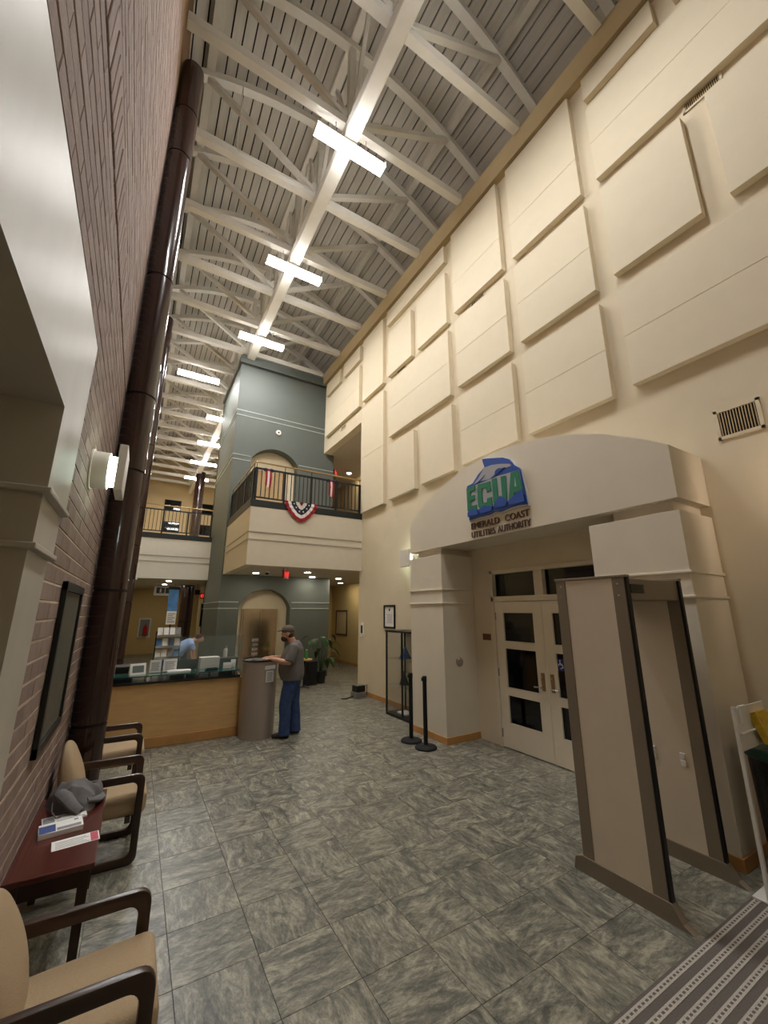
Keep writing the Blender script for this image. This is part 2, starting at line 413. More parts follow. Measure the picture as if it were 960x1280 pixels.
def brick_mesh(ly, lz, tone):
    k = (round(ly, 3), round(lz, 3), tone)
    if k not in BM:
        b = .0035; X0, X1 = -.02, 0
        me = MB().add([(X0, -ly/2, -lz/2), (X0, ly/2, -lz/2), (X0, ly/2, lz/2), (X0, -ly/2, lz/2),
                       (X1-b, -ly/2, -lz/2), (X1-b, ly/2, -lz/2), (X1-b, ly/2, lz/2), (X1-b, -ly/2, lz/2),
                       (X1, -ly/2+b, -lz/2+b), (X1, ly/2-b, -lz/2+b), (X1, ly/2-b, lz/2-b), (X1, -ly/2+b, lz/2-b)],
                      [(8, 9, 10, 11)]+[(i+4, (i+1) % 4+4, (i+1) % 4+8, i+8) for i in range(4)]+[(i, (i+1) % 4, (i+1) % 4+4, i+4) for i in range(4)]).mesh('brick', 'brick')
        at = me.attributes.new('tone', 'FLOAT', 'FACE')
        for d in at.data: d.value = tone
        BM[k] = me
    return BM[k]
rest = MB(); tones = []
for n, (y0, y1, z0, z1) in enumerate(cand):
    tone = random.choice((.1, .35, .5, .65, .95))
    me = brick_mesh(y1-y0, z1-z0, tone); c = (XB+random.uniform(-.0015, .0015)+(.008 if z1-z0 > .2 else 0), (y0+y1)/2, (z0+z1)/2)
    if n < 300: put('brick', me, wl, c)
    else:
        k = len(rest.f); rest.add([Vector(v.co)+Vector(c) for v in me.vertices], [tuple(p.vertices) for p in me.polygons]); tones += [tone]*(len(rest.f)-k)
bme = rest.mesh('brick_field', 'brick'); at = bme.attributes.new('tone', 'FLOAT', 'FACE')
at.data.foreach_set('value', tones)
tag(put('brick_field', bme, wl), kind='stuff')

# portal in the left wall (opening beside the camera)
lp = thing('doorway_portal', 'pale grey plaster portal with stepped mouldings set in the brick wall', 'portal', (-.38, 2.3, 0))
def wp(o): o.location = tuple(Vector(o.location)-Vector(o.parent.location)); return o
wp(MB().box(-1.3, -.38, -3.2, 2.60, 2.85, 3.46).build('beam', 'left_portal', lp))
wp(MB().box(-1.3, -.38, 2.09, 2.60, 2.47, 2.85).box(-1.3, -.395, 2.11, 2.585, 2.24, 2.47).box(-1.3, -.41, 2.13, 2.57, 0, 2.24).build('pilaster', 'left_portal', lp))
for z, e in ((2.455, 0), (2.225, .015)):
    wp(MB().cbox(-1.3, -.365-e, 2.075+e, 2.615-e, z, z+.025, .005).build('moulding', 'left_portal', lp))
wp(MB().box(-1.32, -1.3, -3.2, 2.1, 0, 2.85).build('back_wall', 'tan', lp))
wp(MB().box(-1.3, -.38, -3.8, -3.2, 0, 3.46).build('pilaster', 'left_portal', lp))

# ------------------------------------------------------------------ roof
ce = struct(MB().prism([(x, 12.86-.1*(x-2.25)**2) for x in [(-2.1+.29*i) for i in range(31)]]+[(x, 13.0-.1*(x-2.25)**2) for x in [(-2.1+.29*i) for i in range(30, -1, -1)]], 'y', -5.6, 31).build('ceiling', 'deck_gap'))
def zr(x): return 12.55-.1*(x-2.25)**2
PW = .2
x = -2.0
while x < 6.5:
    x0, x1 = x+.013, x+PW-.013; m = MB(); z0, z1 = zr(x0)+.25, zr(x1)+.25
    m.add([(x0, -5.6, z0), (x1, -5.6, z1), (x1, 31, z1), (x0, 31, z0), (x0, -5.6, z0+.05), (x1, -5.6, z1+.05), (x1, 31, z1+.05), (x0, 31, z0+.05)],
          [(0, 1, 2, 3), (4, 7, 6, 5), (0, 3, 7, 4), (1, 5, 6, 2), (0, 4, 5, 1), (3, 2, 6, 7)])
    m.build('deck_plank', 'deck', ce); x += PW
for x in (-.05, 2.25, 4.55): MB().box(x-.075, x+.075, -5.6, 31, zr(x)+.07, zr(x)+.24).build('purlin', 'steel_white', ce)
struct(MB().box(6.6, 6.8, -5.6, 31, 10.02, 12.0).build('wall_clerestory', 'cream'))

TRY = [4.95+1.53*k for k in range(-6, 17)]
def truss_meshes():
    c = 2.25; M = {}
    M['bottom_chord'] = MB().box(-.425, 4.84, -.07, .07, -.1, .065).mesh('bottom_chord', 'steel_white')
    top = MB(); xs = [-.42+.2685*i for i in range(27)]
    top.prism([(x, zr(x)-10.5-.075) for x in xs]+[(x, zr(x)-10.5+.075) for x in xs[::-1]], 'y', -.075, .075)
    M['top_chord'] = top.mesh('top_chord', 'steel_white')
    M['king_post'] = MB().box(c-.06, c+.06, -.06, .06, .1, zr(c)-10.57).mesh('king_post', 'steel_white')
    M['web_left'] = MB().bar((c-.1, 0, .12), (-.05, 0, zr(-.05)-10.56), .1, .1).mesh('diagonal_web', 'steel_white')
    M['web_right'] = MB().bar((c+.1, 0, .12), (4.55, 0, zr(4.55)-10.56), .1, .1).mesh('diagonal_web', 'steel_white')
    M['gusset'] = MB().prism([(c-.3, .1), (c+.3, .1), (c+.12, .38), (c-.12, .38)], 'y', -.02, .02).mesh('gusset_plate', 'steel_white')
    return M
TM = truss_meshes()
LY = [1.89, 4.95, 8.01, 11.07, 14.13, 17.19, 20.25, 23.31, 26.37]
ORD = ['first', 'second', 'third', 'fourth', 'fifth', 'sixth', 'seventh', 'eighth', 'ninth', 'tenth', 'eleventh', 'twelfth', 'thirteenth']
FRONT = [y for y in TRY if y < 12.4][::-1]; BACK = [y for y in TRY if y > 15.75]
for k, y in enumerate(TRY):
    lit = ', carrying a strip light' if min(abs(y-q) for q in LY) < .1 else ''
    if y < 12.4: lab = 'white roof truss, %s in front of the grey green tower%s' % (ORD[FRONT.index(y)], lit)
    elif y > 15.75: lab = 'white roof truss, %s behind the grey green tower%s' % (ORD[BACK.index(y)], lit)
    else: lab = 'white steel roof truss over the grey green tower, %s' % ('above its front wall' if y < 13.5 else 'above its middle' if y < 15 else 'above its back wall')
    t = thing('roof_truss', lab, 'truss', (0, y, 10.5), group='white roof trusses')
    for nm, key in (('bottom_chord', 'bottom_chord'), ('top_chord', 'top_chord'), ('king_post', 'king_post'), ('diagonal_web', 'web_left'), ('diagonal_web', 'web_right'), ('gusset_plate', 'gusset')):
        put(nm, TM[key], t)
for y0, y1, lb in ((-5.5, 12.45, 'white square steel beam under the trusses, running to the tower'), (15.8, 30.9, 'white square steel beam under the trusses beyond the tower')):
    b = thing('steel_beam', lb, 'beam', (2.25, (y0+y1)/2, 10.15))
    L = (y1-y0)/2
    MB().cbox(-.125, .125, -L, L, 0, .25, .015).build('beam', 'steel_white', b)
    for y in TRY:
        if y0 < y < y1:                                # knee braces from the beam to the ridge
            yy = y-(y0+y1)/2
            if abs(yy)+.8 < L: MB().bar((0, yy+.05, .3), (0, yy+.7, 2.3), .07, .07).build('ridge_brace', 'steel_white', b)
            if abs(yy)+.8 < L: MB().bar((0, yy-.05, .3), (0, yy-.7, 2.3), .07, .07).build('ridge_brace', 'steel_white', b)
# strip lights
def strip(x, y, lab, grp):
    t = thing('strip_light', lab, 'ceiling light', (x, y, 9.93), group=grp)
    MB().cbox(-.67, .67, -.075, .075, .105, .125, .004).build('housing', 'steel_white', t)
    MB().box(-.66, .66, -.105, .105, .0, .012).build('lens', 'tube', t)
    MB().prism([(-.1, .012), (.1, .012), (.07, .105), (-.07, .105)], 'x', -.66, .66).build('side_diffuser', 'tube_side', t)
    for e in (-.672, .66): MB().box(e, e+.012, -.11, .11, -.005, .12).build('end_cap', 'steel_white', t)
    for e in (-.3, .3): MB().tube([(e, 0, .10), (e, 0, .47)], .008, 6).build('hanger', 'steel_white', t)
for k, y in enumerate((11.07, 8.01, 4.95, 1.89)): strip(2.27, y, 'glowing strip light under the steel beam, %s in front of the tower' % ORD[k], 'strip lights under the steel beams')
strip(.87, 14.13, 'glowing strip light hung beside the top of the grey green tower', None)
for k, y in enumerate((17.19, 20.25, 23.31, 26.37)): strip(2.2, y, 'glowing strip light in the hall, %s behind the tower' % ORD[k], 'strip lights under the steel beams')
# conduits
cdt = tag(MB().tube([(.55, 6.40, 12.2), (.55, 6.40, 10.6), (.6, 6.40, 10.53), (2.1, 6.40, 10.53)], .014, 6).build('conduit', 'steel_white'), 'thin white conduit dropping to a truss chord left of the steel beam', 'conduit')

# ------------------------------------------------------------------ big columns by the brick wall
def column(y, lab, x=-.27, r=.155, z0=0, z1=10.1, rings=(.9, 2.2, 3.55, 4.5, 6.2, 8.3, 9.15), grp=None):
    t = thing('round_column', lab, 'column', (x, y, z0), group=grp); zs = [z0]+[q for q in rings if z0+.2 < q < z1-.1]+[z1]
    for a_, b_ in zip(zs, zs[1:]):
        MB().lathe([(r, a_-z0+.004), (r, b_-z0-.02)], n=40).build('column_drum', 'column', t, True)
        if b_ < z1: MB().lathe([(r-.012, b_-z0-.02), (r-.012, b_-z0+.004)], n=40).build('joint', 'column_joint', t, True)
    return t
column(5.3, 'thick glossy dark brown column against the brick wall behind the chairs')
column(11.6, 'glossy dark brown column beyond the reception counter')
column(26.0, 'dark brown column on the upper floor behind the bridge railing', 2.38, .27, 4.4, 10.3, (5.8, 8.2, 9.4))
t = column(18.6, 'dark brown column downstairs behind the brochure stand', 1.72, .24, 0, 3.03, (1.6,))
tag(MB().cbox(-.02, .02, -.05, .05, 0, .4, .006).build('wall_sensor', 'white', None, loc=(-.1, 11.5, 2.72)), 'small white sensor strip on the second dark column', 'sensor')

# ------------------------------------------------------------------ elevator tower
tw = thing('elevator_tower', 'tall grey green elevator tower with arched door niches', 'tower', (3.65, 12.5, 0))
TX0, TX1, TY0, TY1 = 1.98, 5.38, 12.5, 15.75
def tp(m, n, mt, par=None, smooth=False):
    o = m.build(n, mt, par or tw, smooth)
    if (par or tw) is tw: wp(o)
    return o
AX0, AX1 = 2.55, 4.08; AC = (AX0+AX1)/2; AR = (AX1-AX0)/2
def arch_poly(zb, zs, rise):
    R = (AR*AR+rise*rise)/(2*rise); th = math.asin(min(1, AR/R)); cz = zs+rise-R
    return [(AX0, zb)]+[(AC-R*math.sin(th-2*th*i/16), cz+R*math.cos(th-2*th*i/16)) for i in range(17)]+[(AX1, zb)]
def tower_front(zlo, zhi, zb, zs, rise):
    """front wall of one storey with an arched niche .35 deep"""
    A = arch_poly(zb, zs, rise); m = MB(); top = A[1:-1]
    m.box(TX0, AX0, TY0, TY0+.4, zlo, zhi).box(AX1, TX1, TY0, TY0+.4, zlo, zhi)
    if zb > zlo: m.box(AX0, AX1, TY0, TY0+.4, zlo, zb)
    for p, q in zip(top, top[1:]):
        m.add([(p[0], TY0, p[1]), (q[0], TY0, q[1]), (q[0], TY0, zhi), (p[0], TY0, zhi), (p[0], TY0+.4, p[1]), (q[0], TY0+.4, q[1]), (q[0], TY0+.4, zhi), (p[0], TY0+.4, zhi)],
              [(0, 1, 2, 3), (7, 6, 5, 4), (0, 4, 5, 1), (3, 2, 6, 7)])
    return m
m = tower_front(0, 3.4, 0, 2.08, .55); f2 = tower_front(3.4, 9.92, 4.42, 6.72, .45); m.add(f2.v, f2.f)
m.box(TX0, TX0+.3, TY0+.4, TY1, 0, 9.92).box(TX1-.3, TX1, TY0+.4, TY1, 0, 9.92).box(TX0, TX1, TY1-.2, TY1, 0, 9.92)
tp(m, 'shaft_wall', 'tower')
tp(MB().box(TX0+.03, TX1-.03, TY0+.03, TY1, 9.92, 9.99), 'groove', 'tower_dark')
tp(MB().cbox(TX0-.05, TX1+.05, TY0-.05, TY1, 9.99, 10.14, .01).box(TX0+.02, TX1, TY0+.02, TY1, 10.14, 10.33), 'parapet', 'tower')
for z in (8.29, 8.12, 6.77, 6.61, 2.24, 2.06):
    segs = [(TX0, TX1)] if z > 7 else [(TX0, AX0-.03), (AX1+.03, TX1)]
    for p, q in segs: tp(MB().cbox(p-(.012 if p == TX0 else 0), q, TY0-.012, TY0, z-.014, z+.014, .003), 'reveal_strip', 'tower_line')
    tp(MB().box(TX0-.012, TX0, TY0, TY1, z-.014, z+.014), 'reveal_strip', 'tower_line')
for zb, zs, rise in ((0, 2.08, .55), (4.42, 6.72, .45)):
    tp(MB().box(AX0-.02, AX1+.02, TY0+.36, TY0+.4, zb, zs+rise+.05), 'niche_back', 'arch_cream')
    dz = 2.05
    e = tp(MB().box(2.70, 3.78, TY0+.30, TY0+.36, zb, zb+dz), 'elevator_frame', 'elevator_metal')
    for x0, x1 in ((2.76, 3.235), (3.245, 3.72)):
        d = MB().cbox(x0, x1, TY0+.285, TY0+.302, zb+.01, zb+dz-.06, .003).build('elevator_door', 'elevator_metal', e); d.location = (0, 0, 0)
    tp(MB().cbox(2.575, 2.63, TY0+.32, TY0+.36, zb+1.0, zb+1.22, .004), 'call_panel', 'chrome')

# ------------------------------------------------------------------ balcony in front of the tower, bridge on the left
def rail(name, lab, p0, p1, zc, n_posts, nb):
    """railing from p0 to p1 (xy), zc the top of the curb"""
    L = math.hypot(p1[0]-p0[0], p1[1]-p0[1]); rz = math.atan2(p1[1]-p0[1], p1[0]-p0[0])
    t = thing(name, lab, 'railing', (p0[0], p0[1], zc), rz)
    MB().box(0, L, -.02, .02, .07, .10).build('bottom_rail', 'rail_black', t)
    MB().box(0, L, -.025, .025, .80, .84).build('top_rail', 'rail_black', t)
    MB().tube([(0, 0, .98), (L, 0, .98)], .021, 10).build('handrail', 'gold_rail', t, True)
    pm = MB().box(-.025, .025, -.025, .025, 0, .84).tube([(0, 0, .84), (0, 0, .965)], .008, 6).mesh('post', 'rail_black')
    for i in range(n_posts): put('post', pm, t, (.03+(L-.06)*i/(n_posts-1), 0, 0))
    bm_ = MB().box(-.009, .009, -.009, .009, .1, .8).mesh('baluster', 'rail_black')
    for i in range(nb):
        put('baluster', bm_, t, (L*(i+.5)/nb, 0, 0))
    return t
bc = thing('balcony', 'cream balcony with black curb jutting from the tower over the lobby', 'balcony', (3.5, 11, 3.02))
def bp(m, n, mt): return wp(m.build(n, mt, bc))
bp(MB().box(2.03, 5.0, 9.55, 12.5, 3.03, 3.15).box(2.03, 5.0, 9.55, 12.5, 4.25, 4.4), 'slab', 'soffit')
bp(MB().box(2.02, 5.0, 9.54, 9.74, 3.02, 4.41), 'front_fascia', 'balcony_white')
bp(MB().box(2.02, 2.2, 9.74, 12.5, 3.02, 4.41), 'side_fascia', 'balcony_white')
bp(MB().cbox(2.01, 5.0, 9.53, 9.75, 4.41, 4.58, .005).box(2.01, 2.21, 9.75, 12.5, 4.41, 4.58), 'curb', 'curb_black')
for z in (3.80, 3.62): bp(MB().box(2.005, 5.0, 9.525, 9.54, z-.012, z+.012).box(2.005, 2.02, 9.54, 12.5, z-.012, z+.012), 'reveal_strip', 'line_grey')
rail('railing', 'black balcony railing with gold handrail, hung with patriotic ribbons', (2.08, 9.62), (4.98, 9.62), 4.58, 5, 27)
rail('railing', 'black side railing on the balcony, running back to the tower', (2.08, 12.45), (2.08, 9.68), 4.58, 4, 25)
bg = thing('bridge', 'white upper floor bridge between the tower and the column side', 'bridge', (.8, 15.3, 3.02))
def gp(m, n, mt): return wp(m.build(n, mt, bg))
gp(MB().box(-.43, 1.98, 15.2, 15.4, 3.02, 4.35), 'front_fascia', 'bridge_white')
gp(MB().cbox(-.43, 1.98, 15.18, 15.4, 4.35, 4.52, .005), 'curb', 'curb_black')
gp(MB().box(-.43, 5.0, 15.76, 23.2, 3.03, 4.3).box(-.43, 1.98, 15.4, 15.76, 3.03, 4.3), 'slab', 'soffit')
for z in (3.77, 3.58): gp(MB().box(-.43, 1.98, 15.185, 15.2, z-.012, z+.012), 'reveal_strip', 'line_grey')
rail('railing', 'black railing with gold handrail on the white bridge', (-.4, 15.28), (1.95, 15.28), 4.52, 4, 21)

# recessed lights
def downlight(x, y, z, lab, grp=None):
    t = thing('recessed_light', lab, 'ceiling light', (x, y, z), group=grp)
    MB().lathe([(.105, -.012), (.105, 0)], n=20).build('trim_ring', 'white', t, True)
    MB().lathe([(.08, -.016), (.08, -.012)], n=20).build('lens', 'down', t, True)
for x, y, l in ((2.75, 11.6, 'beside the dome camera'), (3.95, 10.75, 'between the exit sign and the side table'), (4.6, 12.1, 'above the potted plant')): downlight(x, y, 3.03, 'round recessed light in the balcony soffit, '+l, 'recessed lights under the balcony')
for x, y, l in ((5.6, 12.3, 'beside the tower corner'), (6.55, 14.2, 'near the framed notice'), (6.2, 10.4, 'just behind the cream wall')): downlight(x, y, 3.03, 'round recessed light in the ground floor corridor ceiling, '+l, 'recessed lights in the corridor')
for x, y, l in ((.83, 18.5, 'behind the restroom sign'), (.85, 21.1, 'closest to the yellow wall'), (.85, 16.3, 'at the bridge front edge'), (3.4, 17.4, 'behind the tower')): downlight(x, y, 3.03, 'round recessed light under the bridge, '+l, 'recessed lights under the bridge')
downlight(6.67, 13.9, 7.38, 'round recessed light in the upper corridor ceiling')
downlight(6.2, 10.6, 7.38, 'round recessed light over the upper corridor near the opening')
def exit_sign(loc, rz, lab, stem=.03):
    t = thing('exit_sign', lab, 'exit sign', loc, rz)
    MB().cbox(-.16, .16, -.025, .025, -.22, 0, .006).build('housing', 'red', t)
    text_mesh('lettering', 'EXIT', 'exit_red', t, .15, .002, (-.135, -.027, -.165), (PI/2, 0, 0), bold=.004)
    MB().box(-.02, .02, -.01, .01, 0, stem).build('stem', 'white', t)
exit_sign((3.1, 10.0, 2.99), .9, 'red exit sign hung under the balcony')
exit_sign((6.0, 13.76, 7.34), .9, 'red exit sign in the upper corridor behind the balcony railing', .04)
exit_sign((2.23, 17.6, 2.68), 0, 'small red exit sign at the far end under the bridge', .35)
cam_ = thing('security_camera', 'small black dome camera under the balcony soffit', 'camera', (2.95, 11.2, 3.03))
MB().lathe([(.07, -.02), (.07, 0)], n=16).build('mount', 'white', cam_, True); MB().ball((0, 0, -.03), .055).build('dome', 'black', cam_, True)
det = thing('smoke_detector', 'round white alarm horn on the tower above the upper arch', 'alarm', (3.35, 12.5, 7.78))
o = MB().lathe([(.09, 0), (.085, .04), (.05, .05)], n=20).build('body', 'white', det, True); o.rotation_euler = (PI/2, 0, 0)
o = MB().lathe([(.03, .05), (.02, .06)], n=12).build('lens', 'black', det, True); o.rotation_euler = (PI/2, 0, 0)

# bunting and ribbons
bu = thing('bunting', 'red white and blue fan bunting on the balcony curb', 'bunting', (3.25, 9.505, 4.62))
def fan(r0, r1, dy, mt, nm, n=28):
    m = MB()
    for i in range(n+1):
        a_ = PI+PI*i/n
        for r in (r0, r1):
            k = .43; wob = .014*math.sin(i*1.9)
            m.v.append((k*r*math.cos(a_), dy+wob-.008*r, .48*r*math.sin(a_)*(.74+.26*abs(math.sin(a_))**4)+.03*abs(math.cos(a_))))
    for i in range(n): m.f.append((2*i, 2*i+1, 2*i+3, 2*i+2))
    m2 = MB(); n0 = len(m.v); m2.v = m.v+[(x, y+.004, z) for x, y, z in m.v]; m2.f = [f[::-1] for f in m.f]+[tuple(i+n0 for i in f) for f in m.f]
    return m2.build(nm, mt, bu)
fan(.80, 1.0, 0, 'bunting_red', 'red_band'); fan(.62, .80, 0, 'bunting_white', 'white_band'); fan(.34, .62, 0, 'bunting_blue', 'blue_band'); fan(.12, .34, 0, 'bunting_white', 'white_centre'); fan(.0, .12, 0, 'bunting_red', 'red_centre')
for i in range(6):
    a_ = PI+PI*(i+.7)/6.4; r = .48
    st = [(.026*(1 if k % 2 == 0 else .42)*math.cos(PI/2+k*PI/5), .026*(1 if k % 2 == 0 else .42)*math.sin(PI/2+k*PI/5)) for k in range(10)]
    MB().prism([(p+.43*r*math.cos(a_), q+.48*r*math.sin(a_)*(.74+.26*abs(math.sin(a_))**4)+.03*abs(math.cos(a_))) for p, q in st], 'y', -.024, -.020).build('star', 'bunting_white', bu)
for x, lab in ((2.39, 'striped ribbon bow on the railing at the balcony corner'), (4.07, 'striped ribbon bow on the railing near the right wall')):
    t = thing('ribbon_bow', lab, 'ribbon', (x, 9.575, 5.38))
    MB().ball((-.07, 0, .0), (.075, .02, .045)).ball((.07, 0, .0), (.075, .02, .045)).build('bow', 'bunting_blue', t, True)
    for q, (dx, mt) in enumerate(((-.05, 'bunting_red'), (0, 'bunting_white'), (.05, 'bunting_red'))):
        MB().add([(dx-.025, -.01, 0), (dx+.025, -.01, 0), (dx+.04, -.02, -.2), (dx+.02, -.015, -.42-.03*q), (dx-.02, -.015, -.40-.03*q), (dx-.02, -.02, -.2)]+[(dx-.025, -.006, 0), (dx+.025, -.006, 0), (dx+.04, -.016, -.2), (dx+.02, -.011, -.42-.03*q), (dx-.02, -.011, -.40-.03*q), (dx-.02, -.016, -.2)],
                 [(0, 1, 2, 5), (5, 2, 3, 4), (11, 8, 7, 6), (10, 9, 8, 11)]+[(i, i+6, (i+1) % 6+6, (i+1) % 6) for i in range(6)]).build('tail', mt, t)
    MB().ball((0, -.01, 0), (.025, .02, .028), 8).build('knot', 'bunting_red', t, True)

# ------------------------------------------------------------------ entrance portal on the right
pt = thing('entrance_portal', 'cream entrance portal with arched beam over the double doors', 'portal', (4.65, 3.98, 0))
def pp(m, n, mt='portal', smooth=False): return wp(m.build(n, mt, pt, smooth))
XP = 4.31
yc, hs, z_end, sag = 3.985, 2.25, 3.58, .71; R = (hs*hs+sag*sag)/(2*sag); th = math.asin(hs/R)
poly = [(yc-hs, 3.04)]+[(yc+R*math.sin(-th+2*th*i/36), z_end+sag-R+R*math.cos(-th+2*th*i/36)) for i in range(37)]+[(yc+hs, 3.04)]
pp(MB().prism(poly, 'x', XP, XR), 'arched_beam')
for y0, y1, n0, n1 in ((1.74, 2.66, 1.83, 2.42), (5.33, 6.25, 5.45, 6.12)):
    pp(MB().cbox(XP, XR, y0, y1, 0, 2.92, .004), 'pilaster')
    pp(MB().box(XP+.1, XR, n0, n1, 2.92, 3.04), 'neck')
    for z in (2.335, 2.11): pp(MB().cbox(XP-.018, XR, y0-.018, y1+.018, z-.013, z+.013, .005), 'moulding')
    pp(MB().cbox(XP-.014, XR, y0-.014, y1+.014, 0, .1, .004), 'base_trim', 'oak_base')
# logo and lettering
lg = thing('wall_sign', 'blue and green utility sign with leaping dolphin and bronze lettering on the portal', 'sign', (XP, 4.0, 3.0))
def flat(pts, d0, d1, n, mt):                     # u runs from far to near, v up
    return MB().prism([(.56-u, v) for u, v in pts], 'x', -d1, -d0+.0015).build(n, mt, lg)
SIL = [(.005, .906), (.129, .917), (.257, 1.022), (.402, 1.101), (.374, 1.18), (.363, 1.245), (.479, 1.215), (.629, 1.173), (.772, 1.13), (.868, 1.076), (.92, 1.01), (.945, .962), (1.033, .894), (1.057, .855), (1.123, .356), (.98, .374), (.839, .375), (.658, .351), (.536, .377), (.427, .351), (.227, .358), (.013, .349), (-.011, .857)]
cx_ = sum(p[0] for p in SIL)/len(SIL); cy_ = sum(p[1] for p in SIL)/len(SIL)
flat([(cx_+(u-cx_)*1.035, cy_+(v-cy_)*1.045) for u, v in SIL], .0, .03, 'sign_edge', 'logo_white')
flat(SIL, .03, .05, 'sign_board', 'logo_blue')
flat([(.401, 1.092), (.556, 1.086), (.723, 1.049), (.88, .999), (.916, .963), (.836, .956), (.676, .997), (.611, .976), (.596, .922), (.495, .884), (.271, .904), (.151, .893), (.251, .954)], .05, .056, 'dolphin_belly', 'logo_grey')
flat([(.808, .973), (.675, .981), (.628, .929), (.517, .886), (.581, .879), (.67, .924), (.755, .956)], .056, .061, 'dolphin_fin', 'logo_blue')
flat([(.414, .976), (.319, .934), (.21, .886), (.269, .887), (.342, .928)], .056, .061, 'dolphin_flipper', 'logo_blue')
flat([(.0, .87), (.6, .885), (1.04, .86), (1.09, .5), (.86, .47), (.64, .46), (.3, .47), (.0, .49)], .05, .054, 'letter_ground', 'logo_grey')
flat([(.0, .865), (.185, .872), (.19, .80), (.085, .79), (.085, .72), (.17, .72), (.172, .65), (.085, .645), (.085, .56), (.2, .555), (.2, .47), (.0, .49)], .054, .064, 'letter_e', 'logo_green')
flat([(.26, .86), (.50, .845), (.515, .70), (.425, .70), (.42, .77), (.33, .78), (.33, .55), (.42, .545), (.425, .60), (.515, .60), (.515, .46), (.30, .455), (.235, .52), (.235, .80)], .054, .064, 'letter_c', 'logo_green')
flat([(.545, .865), (.635, .86), (.635, .56), (.715, .56), (.715, .855), (.805, .845), (.80, .50), (.74, .455), (.6, .455), (.545, .51)], .054, .064, 'letter_u', 'logo_green')
flat([(.90, .86), (1.03, .855), (1.09, .48), (1.0, .48), (.99, .56), (.935, .56), (.925, .47), (.83, .47)], .054, .064, 'letter_a', 'logo_green')
flat([(.952, .64), (.985, .64), (.97, .78)], .064, .066, 'letter_a_eye', 'logo_grey')
for pts in ([(.0, .47), (.1, .52), (.22, .46), (.22, .40), (.0, .40)], [(.24, .47), (.36, .51), (.52, .46), (.50, .40), (.28, .40)], [(.55, .48), (.68, .58), (.80, .50), (.78, .41), (.58, .41)], [(.82, .47), (.94, .53), (1.08, .58), (1.1, .40), (.84, .40)]):
    flat(pts, .064, .068, 'letter_wave', 'logo_blue')
ROT = (PI/2, 0, -PI/2)
def line(s, v, h, u0, u1):
    o = text_mesh('lettering', s, 'letter_bronze', lg, h/.70, .008, (-.012, .56-u0, v), ROT, 1.0, .0)
    wdt = max(q.co.x for q in o.data.vertices)
    for q in o.data.vertices: q.co.x *= (u1-u0)/wdt
line('EMERALD', .205, .095, .005, .59); line('COAST', .205, .095, .69, 1.115)
line('UTILITIES', .07, .095, .005, .50); line('AUTHORITY', .07, .095, .55, 1.125)

# double doors with transom in the portal
fr = struct(MB().cbox(XR-.03, XR+.12, D0, D0+.06, 0, DZ, .004).cbox(XR-.03, XR+.12, D1-.06, D1, 0, DZ, .004).cbox(XR-.03, XR+.12, D0, D1, DZ-.06, DZ, .004)
            .cbox(XR-.03, XR+.12, D0, D1, 2.13, 2.21, .004).cbox(XR-.03, XR+.12, 3.87, 4.02, 2.21, DZ-.06, .004).build('trim_1', 'door_frame'))
for y0, y1 in ((D0+.06, 3.87), (4.02, D1-.06)): MB().box(XR+.05, XR+.06, y0, y1, 2.21, DZ-.06).build('transom_pane', 'night_glass', fr)
YM = (D0+D1)/2
for k, (y0, y1) in enumerate(((YM+.003, D1-.062), (D0+.062, YM-.003))):
    yh, ym = (y1, y0) if k == 0 else (y0, y1)      # hinge side, meeting side
    s = 1 if k == 0 else -1
    d = struct(bpy.data.objects.new('door_%d' % (k+1), None)); COL.objects.link(d)
    d.location = (XR+.02, (y0+y1)/2, 0)
    W2 = (y1-y0)/2; ga, gb = sorted((s*(W2-.15), s*(-W2+.15)))
    holes = [(.345, .755), (.845, 1.43), (1.52, 1.965)]
    m = MB().box(-.02, .025, -W2, ga, .012, 2.125).box(-.02, .025, gb, W2, .012, 2.125)
    zz = [.012]+[q for h_ in holes for q in h_]+[2.125]
    for q in range(0, len(zz), 2): m.box(-.02, .025, ga, gb, zz[q], zz[q+1])
    m.build('leaf', 'door_paint', d)
    for z0, z1 in holes:
        MB().box(.004, .012, ga, gb, z0, z1).build('pane', 'night_glass', d)
        MB().box(-.024, -.0, ga, ga+.012, z0, z1).box(-.024, 0, gb-.012, gb, z0, z1).box(-.024, 0, ga, gb, z0, z0+.012).box(-.024, 0, ga, gb, z1-.012, z1).build('glazing_bead', 'door_paint', d)
    MB().box(.06, .10, -W2+.06, W2-.06, .98, 1.05).build('crash_bar', 'chrome', d)
    hy = s*(-W2+.075)
    pl = MB().cbox(-.03, -.018, hy-.03, hy+.03, .9, 1.14, .005).build('handle_plate', 'brass', d)
    MB().tube([(-.03, hy, .95), (-.075, hy, .95), (-.08, hy+s*.02, .95), (-.08, hy+s*.12, .945)], .011, 8).build('lever', 'chrome', pl, True)
    MB().lathe([(.016, 0), (.014, .012)], n=12).build('key_cylinder', 'chrome', pl, True, (-.03, hy, 1.08), (0, -PI/2, 0))
    for z in (.2, 1.06, 1.9): MB().tube([(-.025, s*W2, z-.06), (-.025, s*W2, z+.06)], .012, 8).build('hinge', 'chrome', d, True)
    if k == 1:
        MB().box(-.002, .003, .18, .29, 1.20, 1.35).build('access_sticker', 'handicap_blue', d)
        MB().ball((-.003, .245, 1.325), (.003, .011, .011), 8).tube([(-.003, .245, 1.312), (-.003, .243, 1.275), (-.003, .215, 1.272), (-.003, .2, 1.235)], .006, 6).tube([(-.003, .24+.032*math.cos(q*.5), 1.258+.032*math.sin(q*.5)) for q in range(0, 11)], .005, 6).build('wheelchair_mark', 'white', d)
